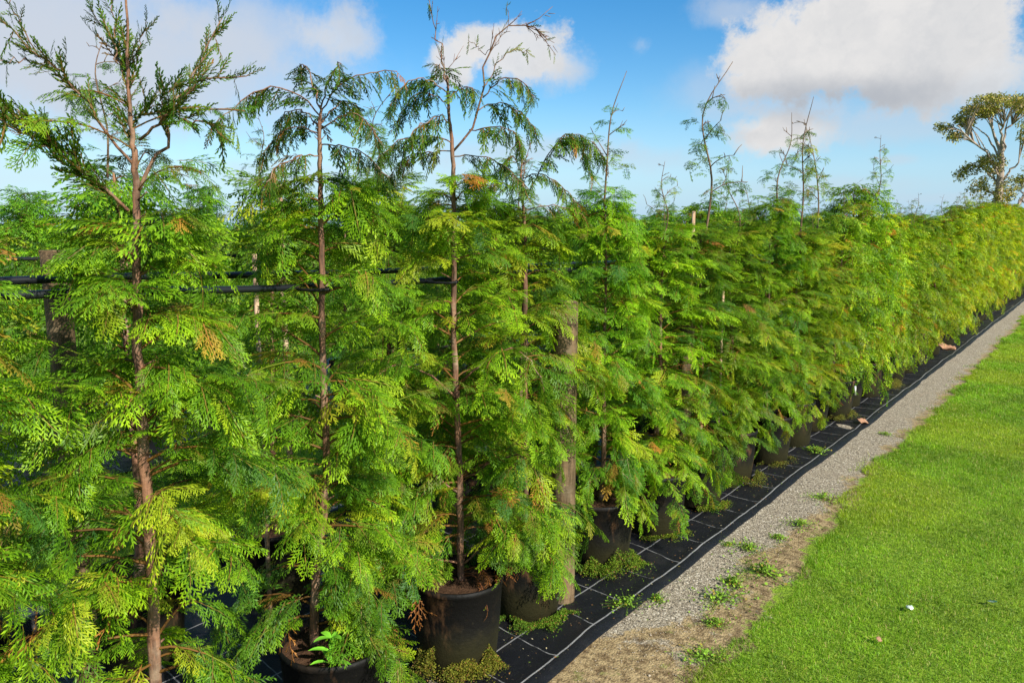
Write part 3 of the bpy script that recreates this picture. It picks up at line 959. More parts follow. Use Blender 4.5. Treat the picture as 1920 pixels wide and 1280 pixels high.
for pts, off, k in [([(838, 180), (800, 155), (760, 165), (728, 215)], -.1, 20), ([(840, 200), (800, 180), (765, 200), (745, 240)], .1, 16),
                    ([(842, 185), (870, 170), (890, 175)], -.1, 12), ([(905, 190), (940, 155), (975, 155), (1003, 190)], -.1, 18),
                    ([(895, 215), (940, 200), (980, 220), (1005, 250)], .1, 20), ([(880, 250), (920, 245), (960, 250), (975, 285)], -.15, 20),
                    ([(848, 275), (800, 262), (750, 270), (705, 305)], -.1, 24), ([(848, 290), (800, 290), (760, 305), (720, 350)], .15, 20),
                    ([(850, 300), (900, 300), (950, 320), (990, 360)], -.1, 20), ([(838, 160), (830, 135), (815, 130)], .0, 10),
                    ([(845, 240), (820, 225), (790, 240), (770, 262)], -.2, 14)]:
    t.limb(pts, off, .004, .1, k, .088, 'umb', dark=.7)
def low(pts, off, k=16, size=.17):
    P = t.limb(pts, off, .0075, .12, 0); 
    clothe(t.cr, P, .12, k, size, T_HI, 'hi', t.r, 'droop', dark=0)
    for j in range(3):
        i = int((.35 + .2 * j) * 13); a_ = t.r.uniform(0, 6.28)
        B = bpath(t.r, P[i], a_, .1, .16, .9, 5); t.w.tube(B, .0018, 4, tuple(WOODC), cap=False)
        clothe(t.cr, B, .1, 6, size * .85, T_HI, 'hi', t.r, 'droop')
low([(862, 1062), (790, 1048), (720, 1040), (670, 1085)], -.22, 20, .18)
low([(868, 1062), (930, 1020), (990, 1015), (1040, 1060)], -.05, 20, .16)
low([(868, 1050), (950, 985), (1020, 985), (1045, 1020)], -.10, 14, .15)
low([(868, 900), (960, 860), (1000, 880), (1030, 930)], -.15, 12, .15)
low([(862, 930), (780, 880), (700, 880), (650, 960)], -.25, 12, .16)
low([(862, 760), (790, 700), (720, 700), (670, 760)], -.3, 10, .16)
low([(868, 720), (950, 660), (1000, 690), (1020, 740)], -.2, 10, .15)
for pts in ([(868, 1075), (895, 1068), (920, 1085), (945, 1075)], [(868, 1085), (890, 1085), (905, 1110), (915, 1150)], [(868, 1080), (900, 1078), (935, 1060), (965, 1062)]):
    P = t.L(pts, -.14); t.w.tube(P, np.linspace(.0028, .001, 14), 4, (.22, .09, .05), cap=False)
    clothe(t.cr, P, .25, 7, .065, T_DEAD, 'dead', t.r, 'umbrella', dead=.97)
for px_, py_ in ((785, 1130), (722, 1165), (648, 1165)):
    q = local(px_, py_, t.base, -.25)
    for _ in range(3):
        t.cr.spray(T_DEAD, 'dead', q + t.r.normal(0, .006, 3), np.array([t.r.normal(0, .15), t.r.normal(0, .15), -1.0]), t.r.normal(0, 1, 3), .085, .95)
finish(t, 'third conifer from the left, drooping tiers under two bare twisted leaders against the cloud', 2)

# ---- generic variants ------------------------------------------------
def straight(x0=0, y0=0, seed=0):
    r = np.random.default_rng(seed); ph = r.uniform(0, 6.28, 4)
    def at(z):
        return np.array([.018 * math.sin(z * 2.2 + ph[0]) + .008 * math.sin(z * 6 + ph[1]) - .018 * math.sin(ph[0]), .018 * math.sin(z * 2.0 + ph[2]) - .018 * math.sin(ph[2]), z])
    return at
def trunk_generic(at, ztop, seed, r0=.017):
    r = np.random.default_rng(seed)
    g = Geo()
    zs = np.linspace(.26, ztop, 36)
    P = np.array([at(z) for z in zs])
    rad = np.linspace(r0, .004, 36); rad[:3] *= np.array([1.4, 1.2, 1.1])
    g.tube(P, rad, 9, rng=r, rough=.04)
    return g.mesh('trunk', M['bark'], True)
VH, VL = [], []
for k in range(5):
    at = straight(seed=40 + k); r = np.random.default_rng(300 + k)
    cr, w = crown_generic(r, .36, 1.80, 94, .355, T_HI, 'hi', .14, 11, at)
    VH.append((cr.bake('crown', w), trunk_generic(at, 1.74, 60 + k)))
for k in range(6):
    at = straight(seed=50 + k); r = np.random.default_rng(400 + k)
    cr, w = crown_generic(r, .35, 1.82, 100, .36, T_LO, 'lo', .16, 9, at)
    VL.append((cr.bake('crown', w), trunk_generic(at, 1.74, 70 + k)))

at = straight(seed=88); rr_ = np.random.default_rng(888)
cr, w = crown_generic(rr_, .36, 1.82, 78, .35, T_HI, 'hi', .16, 9, at, gap=-.42, gapw=.6, gapp=.55, band=False)
VG = (cr.bake('crown', w), trunk_generic(at, 1.74, 89))

VB = []
for k in range(2):
    at = straight(seed=95 + k); rr_ = np.random.default_rng(950 + k)
    cr, w = crown_generic(rr_, .72, 1.74, 62, .33, T_LO, 'lo', .15, 8, at)
    VB.append((cr.bake('crown', w), trunk_generic(at, 1.74, 98 + k)))

def whip(seed, n=7, leafy=6):
    """bare leader with forked twigs, one unit tall"""
    r = np.random.default_rng(seed)
    g = Geo(); cr = Crown(r)
    P = catmull([(0, 0, 0), (r.normal(0, .03), r.normal(0, .03), .35), (r.normal(0, .05), r.normal(0, .05), .7), (r.normal(0, .07), r.normal(0, .07), 1.0)], 16)
    g.tube(P, np.linspace(.0075, .0018, 16), 6)
    for i in range(n):
        t = .25 + .7 * (i + r.random()) / n
        j = int(t * 15); p = P[j]
        a = r.uniform(0, 6.28); L = r.uniform(.13, .34) * (1.25 - t)
        B = bpath(r, p, a, r.uniform(.5, 1.1), L, r.uniform(-.2, 2.0), 6)
        g.tube(B, np.linspace(.0036, .0015, 7), 5)
        for k in range(r.integers(1, 5)):
            q = B[r.integers(2, 7)]
            B2 = bpath(r, q, a + r.normal(0, .8), r.uniform(.3, 1.3), L * r.uniform(.2, .5), .3, 3)
            g.tube(B2, np.linspace(.0028, .0014, 4), 4)
        if t < .8 and leafy:
            clothe(cr, B, .2, leafy, .08, T_LO, 'lo', r, 'umb', dark=.4)
    tr = g.mesh('leader', M['twig'], True)
    for i in range(13):
        B = bpath(r, P[min(11, i * 11 // 13)], i * 2.4, .85, .24 - .011 * i, 1.3)
        clothe(cr, B, .1, 8, .11 - .004 * i, T_LO, 'lo', r, 'droop', dark=.25)
    return tr, cr.bake('leader_foliage')
WH = [whip(500 + k) for k in range(4)] + [whip(520 + k, 3, 0) for k in range(2)]

def px_of(X, Y):
    c, s = math.cos(YAW), math.sin(YAW)
    rt = X * c + Y * s; fw = -X * s + Y * c
    return 960 + FPX * (rt / fw) * (1 / math.cos(PITCH)), fw
def z_of(py, fw):
    return CAM_H + (430 - py) / FPX * fw * 1.0

def place(name, X, Y, var, label, group, rot, sc, tint, tip=None, wi=0, pot=True, idx=0):
    root = empty(name, (X, Y, .012))
    tag(root, label, 'tree', group)
    tr = obj('trunk', var[1], root); cr = obj('crown', var[0], root)
    for o in (tr, cr):
        o.rotation_euler = (0, 0, rot)
        wd_ = .84 + .30 * ((rot * 3.7) % 1) if rot else 1.0
        o.scale = (wd_, wd_, sc)
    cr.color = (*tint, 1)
    if tip:
        z0 = 1.72 * sc; h = max(.12, tip - z0)
        ld = obj('leader', WH[wi][0], root); lf = obj('leader_foliage', WH[wi][1], ld)
        ld.location = (0, 0, z0); ld.rotation_euler = (0, 0, rot * 1.7)
        k_ = min(1.0, h / .75) ** .5
        ld.scale = (h * .5 + .5 * k_, h * .5 + .5 * k_, h); lf.color = (*tint, 1)
    if pot:
        add_pot(root, idx)
    return root

spikes = {1155: 152, 1295: 130, 1365: 300, 1415: 222, 1512: 198, 1550: 232, 1630: 262}
rr = np.random.default_rng(77)
Ys = []
y = YT[2] + .49
while y < 30:
    Ys.append(y); y += .63 if len(Ys) == 1 else .57
# where each named spike belongs
own = {}
for sp, ty in spikes.items():
    i = min(range(len(Ys)), key=lambda q: abs(px_of(XA, Ys[q])[0] - sp) + (1e3 if q in own else 0))
    own[i] = (sp, ty)
print('row A px', [int(px_of(XA, q)[0]) for q in Ys][:24], own)
ORD = ['fourth', 'fifth', 'sixth', 'seventh', 'eighth', 'ninth', 'tenth', 'eleventh', 'twelfth']
for i, y in enumerate(Ys):
    X = XA + rr.uniform(-.04, .04)
    if i == 0: X = XA - .035
    px, fw = px_of(X, y)
    sun_yel = np.clip((y - 5) / 12, 0, 1)  # sunlit yellow of the distant trees, painted into their foliage tint
    tint = (1 + .60 * sun_yel + rr.uniform(-.1, .1), 1 + .22 * sun_yel + rr.uniform(-.08, .08), 1 - .25 * sun_yel)
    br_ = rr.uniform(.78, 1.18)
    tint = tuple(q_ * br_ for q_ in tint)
    sc = rr.uniform(.90, 1.09)
    if i == 0: sc = .96
    if 1640 < px < 1785: sc = rr.uniform(.93, 1.0)
    if px >= 1785: sc = 1.08 + .12 * min(1, (px - 1785) / 100) + rr.uniform(-.03, .03)
    if 1600 < px < 1660: sc = 1.12
    if i in own:
        sp, ty = own[i]
        tip = z_of(ty, fw)
        lab = {1155: 'front row conifer with one thin bare whip rising above a dark bushy shoulder',
               1295: 'front row conifer with a tall bare crooked leader and many side twigs',
               1365: 'front row conifer with a short forked bare tip just right of the tall crooked leader',
               1415: 'front row conifer with a slender three-pronged bare tip below the small white cloud',
               1512: 'front row conifer with the highest thin leader right of the small white cloud',
               1550: 'front row conifer with a forked bare leader bending left, beside the highest thin one',
               1630: 'front row conifer ending in a pointed bush with a thin bare tip'}[sp]
        wi = {1155: 4, 1295: 0, 1365: 5, 1415: 5, 1512: 1, 1550: 2, 1630: 3}[sp]
    else:
        tip = None if px > 1850 else 1.72 * sc + rr.uniform(.2, .48)
        wi = int(rr.integers(0, 4))
        if i < 9: lab = 'front row conifer, %s from the left, dense green foliage over its black pot' % ORD[i]
        elif px < 1785: lab = 'dense green potted conifer merging into the front row hedge, halfway along'
        else: lab = 'sunlit yellow-green potted conifer in the far right end of the front row hedge'
    var = VG if i == 0 else VH[i % 5] if i < 8 else VL[i % 6]
    grp = GA if (i in own or i < 9) else (GA + ', halfway along' if px < 1785 else GA + ', far end')
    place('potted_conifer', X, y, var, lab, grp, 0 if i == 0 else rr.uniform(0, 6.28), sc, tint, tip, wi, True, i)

# a tree just outside the left edge whose fronds reach into view
place('potted_conifer', XA - .05, YT[0] - .57, VH[3], 'conifer at the extreme left edge, only its bright fronds reaching in', GA, 1.0, .98, (1.05, 1.05, .9), None, 0, True, 1)

# the branch of drooping foliage against the sky right of tree 3
t = NearTree((XA, Ys[0]), 104)
t.trunk([(985, 520), (984, 430), (977, 350), (980, 288)], .008, .003)
t.cr = Crown(t.r)
for pts, off, k in [([(985, 380), (1020, 310), (1055, 262), (1095, 262), (1135, 305)], -.1, 40), ([(1030, 300), (1060, 262), (1090, 280), (1110, 330)], .1, 26),
                    ([(980, 330), (960, 300), (935, 320), (915, 360)], .1, 14), ([(980, 340), (1010, 330), (1050, 350), (1080, 385)], -.15, 18),
                    ([(980, 360), (940, 350), (900, 370), (880, 400)], -.1, 16), ([(985, 400), (1030, 390), (1080, 400), (1110, 430)], .1, 16)]:
    t.limb(pts, off, .004, .15, k, .088, 'umb', dark=.5)
P = t.limb([(980, 330), (985, 300), (1000, 272)], 0, .002, .5, 2, .03); t.twigs(P, 4, .07)
first = [o for o in bpy.data.objects if o.get('label', '').startswith('front row conifer, fourth')]
root4 = first[0] if first else None
if root4 is not None:
    root4['label'] = 'fourth conifer from the left, top arching over to the right in a drooping tuft'
    dx = Vector((t.base[0] - root4.location.x, t.base[1] - root4.location.y, 0))
    a_ = obj('leader', t.tr.mesh('leader', M['bark'], True), root4); a_.location = dx
    c_ = obj('leader_foliage', t.cr.bake('leader_foliage'), a_)

# second row of the bed
y = .75; i = 0
while y < 34:
    X = XB + rr.uniform(-.05, .05)
    px, fw = px_of(X, y)
    sc = rr.uniform(.90, 1.06)
    tip = None
    if rr.random() < .9: tip = 1.72 * sc + rr.uniform(.2, .62)
    if y < 3.2: tip = 2.2 + rr.uniform(-.1, .2); sc = 1.06 + rr.uniform(-.04, .04)
    var = VB[i % 2] if y < 2.4 else VH[(i * 2 + 1) % 5] if y < 4 else VL[(i * 5 + 2) % 6]
    lab = 'shaded conifer of the second row, seen between the front trunks' if y < 4 else 'second row conifer mostly hidden behind the front hedge, only its top showing'
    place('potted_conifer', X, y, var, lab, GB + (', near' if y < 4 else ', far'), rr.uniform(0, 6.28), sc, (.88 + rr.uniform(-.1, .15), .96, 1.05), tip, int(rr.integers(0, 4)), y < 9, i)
    y += .64 if y < 12 else .75; i += 1

# beds beyond the grass alley
for XR, y0, y1 in ((XC, 1.6, 24), (XD, 2.0, 24)):
    y = y0; i = 0
    while y < y1:
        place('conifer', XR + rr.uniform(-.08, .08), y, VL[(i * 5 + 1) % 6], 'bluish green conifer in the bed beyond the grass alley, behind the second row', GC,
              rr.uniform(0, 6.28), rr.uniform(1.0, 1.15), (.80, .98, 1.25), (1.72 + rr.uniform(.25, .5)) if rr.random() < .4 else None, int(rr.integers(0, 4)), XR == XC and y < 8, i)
        y += .72; i += 1

# ------------------------------------------------------------------ posts, stakes, tubes
def post(px, py_base, py_top, X, w, label, seed):
    r = np.random.default_rng(seed)
    y_ = tree_y(px, X); _, fw = px_of(X, y_)
    top = z_of(py_top, fw)
    root_loc = (X, y_, 0)
    g = Geo()
    zs = np.linspace(-.05, top, 30)
    P = np.stack([.006 * np.sin(zs * 2.1 + seed), .006 * np.sin(zs * 1.7), zs], -1)
    g.tube(P, np.full(30, w / 2), 20, rng=r, rough=.010)
    # chamfered, checked top
    g.tube([(0, 0, top), (0, 0, top + .006)], [w / 2 * .97, w / 2 * .86], 20)
    o = obj('wooden_post', g.mesh('wooden_post', M['postwood'], True))
    o.location = root_loc
    tag(o, label, 'post', 'timber posts of the support line')
    return o
post(1062, 0, 566, -1.86, .108, 'thick round weathered timber post between the second and third visible pots', 3)
post(94, 0, 472, -2.42, .072, 'timber post at the left edge behind the two black tubes', 4)
post(1293, 0, 560, -1.98, .085, 'slim timber post mostly hidden in foliage below the tall crooked leader', 5)

def stake(px, X, top_py, label, w=.016):
    y_ = tree_y(px, X); _, fw = px_of(X, y_)
    g = Geo()
    zt = z_of(top_py, fw)
    g.tube([(0, 0, 0), (.004, .003, zt * .5), (0, .006, zt)], [w / 2] * 3, 7)
    o = obj('wooden_stake', g.mesh('wooden_stake', M['stakewood'], True)); o.location = (X, y_, .01)
    tag(o, label, 'stake', 'thin wooden stakes among the conifers')
stake(1299, -1.96, 400, 'pale wooden stake tied beside the tall crooked leader', .020)
stake(1360, -1.90, 538, 'short pale stake standing in the hedge right of the tall crooked leader')
stake(472, -2.75, 480, 'thin pale stake between the first two front trunks, in the second row', .020)
stake(524, -2.9, 352, 'orange-brown stake tip left of the umbrella-topped conifer', .028)

def tube_line(name, pts, X, r, label, ties=()):
    P = [on_x(p[0], p[1], X) for p in pts]
    P = catmull(P, 90)
    root = empty(name, (X, float(P[0][1]), 0)); tag(root, label, 'irrigation tube', 'black support tubes along the rows')
    P = P - np.array([X, P[0][1], 0])
    g = Geo(); g.tube(P, r, 12)
    obj('hose', g.mesh('hose', M['tube'], True), root)
    for tpx in ties:
        yy = tree_y(tpx, XA); q = P[np.argmin(np.abs(P[:, 1] + 0 - (yy - on_x(*pts[0], X)[1])))]
        gg = Geo()
        n = 20; a = np.linspace(0, 2 * np.pi, n)
        cx, cy = (XA - X) / 2, 0
        ring = np.stack([q[0] + cx + np.cos(a) * (abs(cx) + .026), q[1] + cy + np.sin(a) * .030, q[2] + .004 * np.sin(a)], -1)
        gg.tube(ring, .0055, 6, cap=False)
        obj('tie', gg.mesh('tie', M['tie'], True), root)
    return root
tube_line('support_tube', [(-200, 560), (0, 555), (250, 545), (430, 543), (640, 535), (850, 523), (1000, 510), (1200, 500), (1500, 482), (1800, 460)], -2.045, .0105,
          'lower thick black tube running behind the front trunks, tied to each one', (257, 602, 850))
tube_line('support_tube', [(-200, 533), (0, 527), (245, 518), (430, 516), (640, 511), (850, 503), (1200, 490), (1600, 472)], -2.33, .0115,
          'upper thick black tube just behind the lower one at the left')
tube_line('support_tube', [(-200, 488), (115, 485), (250, 484), (430, 480), (700, 474), (1100, 465)], -3.1, .007,
          'thin black tube higher up, running through the second row')

# white dripper stakes
def whitebar(p0, p1, X, r, label, name='white_plastic_stake'):
    a, c = on_x(*p0, X), on_x(*p1, X)
    g = Geo(); g.tube([a - a, (c - a) * .5, c - a], r, 6)
    o = obj(name, g.mesh(name, M['white'], True)); o.location = tuple(a)
    tag(o, label, 'stake')
whitebar((560, 945), (514, 866), -2.02, .0022, 'thin white plastic rod leaning left of the second trunk')
whitebar((1603, 740), (1603, 724), -1.72, .011, 'small white plant tag upright at the foot of the hedge, halfway along')
whitebar((729, 1015), (727, 985), -2.2, .006, 'short pale grey peg between the second and third trunks')

# ------------------------------------------------------------------ moss, weeds, litter
def moss(ctr, R, a0, a1, n, label, h=.05, w=.05, seed=0, colr=(.17, .22, .02), group='moss clumps at the feet of the pots'):
    r = np.random.default_rng(seed)
    R -= .012; n = int(n * .7); colr = np.array(colr) * np.array([.62, .75, .8]); h *= .85
    a = r.uniform(a0, a1, n); d = np.abs(r.normal(0, w * .75, n)); k = np.clip(1 - d / (2.2 * w), 0, 1)
    x = np.cos(a) * (R + d); y_ = np.sin(a) * (R + d)
    end = np.minimum(1, np.minimum(a - a0, a1 - a) / .35)
    top = h * np.sqrt(k) * (0.62 + .22 * np.sin(a * 4 + seed) + .12 * np.sin(a * 9 + 1) + .12 * r.random(n)) * np.clip(end, .15, 1)
    z = r.random(n) ** .6 * np.clip(top, .004, 1)
    s = r.uniform(.004, .009, n)
    d1 = r.normal(0, 1, (n, 3)); d1[:, 2] = np.abs(d1[:, 2]); d1 /= np.linalg.norm(d1, axis=1, keepdims=True)
    d2 = np.cross(d1, r.normal(0, 1, (n, 3))); d2 /= np.linalg.norm(d2, axis=1, keepdims=True)
    ok = noise2(x + seed, y_, 45, 3) + .5 * noise2(x, y_ + seed, 110, 5) > -.12
    x, y_, z, s, d1, d2 = x[ok], y_[ok], z[ok], s[ok], d1[ok], d2[ok]; n = len(x)
    p = np.stack([x, y_, z], -1)
    V = np.stack([p, p + d1 * s[:, None] * .5 + d2 * s[:, None] * .35, p + d1 * s[:, None], p + d1 * s[:, None] * .5 - d2 * s[:, None] * .35], 1).reshape(-1, 3)
    Q = (np.arange(n) * 4)[:, None] + np.array([[0, 1, 2, 3]])
    c = np.array(colr) * r.uniform(.45, 1.35, (n, 1)); c[:, 0] *= r.uniform(.8, 1.25, n)
    c = np.where((r.random(n) < .1)[:, None], np.array([.20, .12, .05]), c)
    me = mesh_np('moss', V, Q, M['moss'], np.repeat(c, 4, 0))
    o = obj('moss_clump', me); o.location = (ctr[0], ctr[1], .014)
    tag(o, label, 'moss', group)
P2 = (XA, Ys[0]); P3 = (XA, Ys[1]); P1 = (XA, YT[2]); P0 = (XA, YT[1])
moss(P1, .17, -2.6, .3, 26000, 'olive moss cushion climbing the front of the pot under the third trunk', .15, .035, 1, (.20, .19, .025))
moss(P2, .165, -2.0, .9, 16000, 'bright green creeping moss around the pot just left of the thick post', .05, .045, 2, (.13, .22, .02))
moss(P3, .165, -1.8, .6, 14000, 'tall green tuft of moss at the pot right of the thick post', .16, .05, 3, (.16, .24, .02))
moss((XA, Ys[2]), .165, -1.5, .5, 8000, 'thin moss line at the foot of the fourth pot, with a rust-stained side', .03, .03, 4)
moss((XA, Ys[3]), .165, -1.5, .6, 8000, 'thin moss line at the foot of the fifth pot', .035, .03, 5)
moss((XA, Ys[4]), .165, -1.4, .8, 9000, 'rounded olive moss cushion by the sixth pot', .10, .05, 6, (.16, .17, .03))
moss((XA, Ys[5]), .165, -1.4, .8, 8000, 'small moss patch by the seventh pot', .07, .05, 7, (.16, .16, .03))
moss((XA, Ys[8]), .165, -1.4, .8, 7000, 'yellowish moss and weeds by the tenth pot, below the white tag', .12, .06, 8, (.22, .22, .04))
moss((XA + .05, Ys[11]), .165, -1.6, 1.0, 7000, 'yellow-green weeds in front of the dark open pot', .16, .07, 9, (.26, .24, .05))

def leaf_plant(loc, n, L, w, label, cat='weed', name='weed', group=None, col=(.13, .33, .03), up=.6, seed=1, tiers=1):
    r = np.random.default_rng(seed)
    Vs, Qs, Cs, k0 = [], [], [], 0
    for ti in range(tiers):
        z0 = .03 * ti * L / .05 * 1.0
        for i in range(n):
            a = i * 2 * math.pi / n + r.uniform(-.3, .3) + ti * .7
            l = L * r.uniform(.7, 1.15) * (1 - .12 * ti); e = up * r.uniform(.5, 1.3)
            pts = []
            for s_ in range(6):
                f = s_ / 5
                rad = l * f * math.cos(e * (1 - .6 * f)); zz = z0 + l * (f * math.sin(e) - .35 * f * f)
                ww = w * math.sin(math.pi * min(1, f * .93 + .05)) ** .8
                c, s = math.cos(a), math.sin(a)
                pts.append([rad * c - ww / 2 * s, rad * s + ww / 2 * c, zz + ww * .18])
                pts.append([rad * c, rad * s, zz])
                pts.append([rad * c + ww / 2 * s, rad * s - ww / 2 * c, zz + ww * .18])
            Vs.extend(pts)
            for s_ in range(5):
                o = k0 + s_ * 3
                Qs.append([o, o + 1, o + 4, o + 3]); Qs.append([o + 1, o + 2, o + 5, o + 4])
            k0 += 18
            cc = np.array(col) * r.uniform(.7, 1.25)
            Cs.extend([cc * q for q in [1, .8, 1] * 6])
    me = mesh_np(name, np.array(Vs), np.array(Qs), M['moss'], np.array(Cs), True)
    o = obj(name, me); o.location = tuple(float(q) for q in loc)
    tag(o, label, cat, group)
    return o
q = on_z(622, 1238, .36)
leaf_plant((q[0], q[1], .345), 4, .075, .022, 'bright green broad-leaved weed growing in the pot at the foot of the second trunk', 'weed', 'weed', None, (.17, .48, .04), .75, 5, 3)

def weed_mesh(seed, n=70, R=.06):
    r = np.random.default_rng(seed)
    Vs, Qs, Cs = [], [], []
    Vs.append(np.array([0, 0, .0])); Cs.append(np.array([.1, .2, .03])); Ts = []
    for i in range(n):
        a = r.uniform(0, 6.28); d = abs(r.normal(0, R)); p = np.array([math.cos(a) * d, math.sin(a) * d, .002 + r.random() * .028 * math.exp(-d / R)])
        s = r.uniform(.006, .014)
        u = r.normal(0, 1, 3); u[2] = abs(u[2]) * .5; u /= np.linalg.norm(u); w_ = np.cross(u, [0, 0, 1.0] + r.normal(0, .4, 3)); w_ /= np.linalg.norm(w_)
        k = len(Vs)
        Ts.append([0, k, k + 4]); Vs_st = p + np.array([.0012, .0008, 0])
        Vs += [p, p + u * s * .5 + w_ * s * .38, p + u * s, p + u * s * .5 - w_ * s * .38, Vs_st]; Qs.append([k, k + 1, k + 2, k + 3])
        c = np.array([.17, .32, .035]) * r.uniform(.6, 1.3) if r.random() > .12 else np.array([.30, .24, .05])
        Cs += [c] * 5
    return mesh_np('weed', np.array(Vs), [np.array(Qs), np.array(Ts)], M['moss'], np.array(Cs))
WM = [weed_mesh(900 + k, 260, .035 + .012 * k) for k in range(4)]
wd = [(1405, 1030, 'dark green spreading weed on the gravel edge, below the largest worn patch', 3, 1.5), (1430, 1075, 'low weed merging into the lawn edge', 2, 1.4),
      (1500, 985, 'weed on the brown thatch patch', 2, 1.2), (1545, 935, 'bushy weed at the upper end of the thatch', 3, 1.5), (1350, 1125, 'yellowish weed in the near thatch patch', 3, 1.2),
      (1375, 1095, 'small green weed at the edge of the gravel', 0, 1.3), (1340, 1170, 'straggling weed nearest the bottom of the gravel', 0, 1.2), (1530, 850, 'pale weed growing through the hem of the weed mat', 1, 1.2),
      (1460, 1010, 'upright weed in the gravel middle', 0, 1.0), (1175, 1140, 'weed growing over the mat right of the thick post', 2, 1.3), (1232, 1125, 'tiny weed at the mat hem', 0, .8), (1365, 1022, 'tiny bluish weed on bare gravel', 0, .7),
      (1660, 815, 'weed where gravel meets lawn, far up', 1, 1.1), (1320, 1235, 'weed in the bottom thatch', 1, 1.0)]
for k, (px, py, lab, mi, s) in enumerate(wd):
    p = on_z(px, py)
    o = obj('weed', WM[mi]); o.location = (p[0], p[1], .004 if k not in (9, 7) else .02); o.rotation_euler = (0, 0, k * 1.3); s *= (.75, 1.1, .9)[k % 3]; o.scale = (s, s, s)
    tag(o, lab, 'weed', 'weeds along the gravel')

def litter(px, py, mat, s, label, name, cat, seed, z=.025, long=1.0):
    r = np.random.default_rng(seed)
    p = on_z(px, py, z)
    n = 7
    X, Y = np.meshgrid(np.linspace(-1, 1, n), np.linspace(-1, 1, n))
    rad = np.sqrt(X ** 2 + Y ** 2).clip(1e-3); m_ = np.maximum(abs(X), abs(Y)) / rad
    X, Y = X * m_, Y * m_
    Z = .35 * np.sin(X * 2 + seed) * np.cos(Y * 2.3) + r.normal(0, .1, X.shape)
    V = np.stack([X * s * long, Y * s, Z * s], -1).reshape(-1, 3)
    i = np.arange(n - 1)[:, None] * n; j = np.arange(n - 1)[None]
    Q = np.stack([i + j, i + j + 1, i + n + j + 1, i + n + j], -1).reshape(-1, 4)
    me = mesh_np(name, V, Q, M[mat], smooth=True)
    o = obj(name, me); o.location = (p[0], p[1], z); o.rotation_euler = (.2, .1, YAW + .1)
    md = o.modifiers.new('thick', 'SOLIDIFY'); md.thickness = .0008
    tag(o, label, cat)
litter(1706, 1137, 'clear', .016, 'crumpled clear plastic scrap lying on the lawn', 'plastic_scrap', 'litter', 1)
litter(1860, 1126, 'dgreen', .007, 'dark green strip lying on the lawn near the right edge', 'plastic_strip', 'litter', 2, long=4)
litter(1648, 1197, 'deadleaf', .014, 'curled brown dead leaf on the lawn', 'dead_leaf', 'leaf', 3)
litter(1618, 789, 'deadleaf', .05, 'reddish brown dead frond lying on the mat hem halfway along', 'dead_frond', 'dead frond', 4, .03)
litter(1775, 650, 'deadleaf', .11, 'orange-brown withered frond hanging low at the far hedge foot', 'dead_frond', 'dead frond', 5, .16)

# fine litter on the mat
def crumbs():
    n = 1500
    r = np.random.default_rng(31)
    x = FX - .02 - np.abs(r.normal(0, .35, n)); y = 1.5 + 14 * r.random(n) ** 1.4
    s = r.uniform(.002, .0065, n)
    a = r.uniform(0, 6.28, n)
    d = np.stack([np.cos(a), np.sin(a), r.normal(0, .2, n)], -1); e = np.stack([-np.sin(a), np.cos(a), r.normal(0, .3, n)], -1)
    p = np.stack([x, y, .027 + 0 * x], -1)
    V = np.stack([p - d * s[:, None], p + e * s[:, None] * .45, p + d * s[:, None], p - e * s[:, None] * .45], 1).reshape(-1, 3)
    Q = (np.arange(n) * 4)[:, None] + np.array([[0, 1, 2, 3]])
    c = np.where((r.random(n) < .6)[:, None], np.array([.24, .13, .06]), np.array([.40, .36, .26])) * r.uniform(.6, 1.2, (n, 1))
    c = np.where((r.random(n) < .2)[:, None], np.array([.1, .16, .03]), c)
    o = obj('leaf_litter', mesh_np('leaf_litter', V, Q, M['moss'], np.repeat(c, 4, 0)))
    tag(o, 'dry scale leaves and crumbs scattered over the black weed mat', 'leaf litter', kind='stuff')
crumbs()

# ------------------------------------------------------------------ the gum trees beyond the hedge
def leafcluster(r, P, n, R, size, cols):
    d = r.normal(0, 1, (n, 3)); d /= np.linalg.norm(d, axis=1, keepdims=True)
    p = P + d * (R * r.random((n, 1)) ** .5) * np.array([1, 1, .6])
    s = size * r.uniform(.6, 1.3, (n, 1))
    u = r.normal(0, 1, (n, 3)); u[:, 2] -= .5; u /= np.linalg.norm(u, axis=1, keepdims=True)
    w_ = np.cross(u, r.normal(0, 1, (n, 3))); w_ /= np.linalg.norm(w_, axis=1, keepdims=True)
    V = np.stack([p, p + u * s * .5 + w_ * s * .2, p + u * s, p + u * s * .5 - w_ * s * .2], 1).reshape(-1, 3)
    c = cols[r.integers(0, len(cols), n)] * r.uniform(.6, 1.3, (n, 1))
    return V, np.repeat(c, 4, 0)

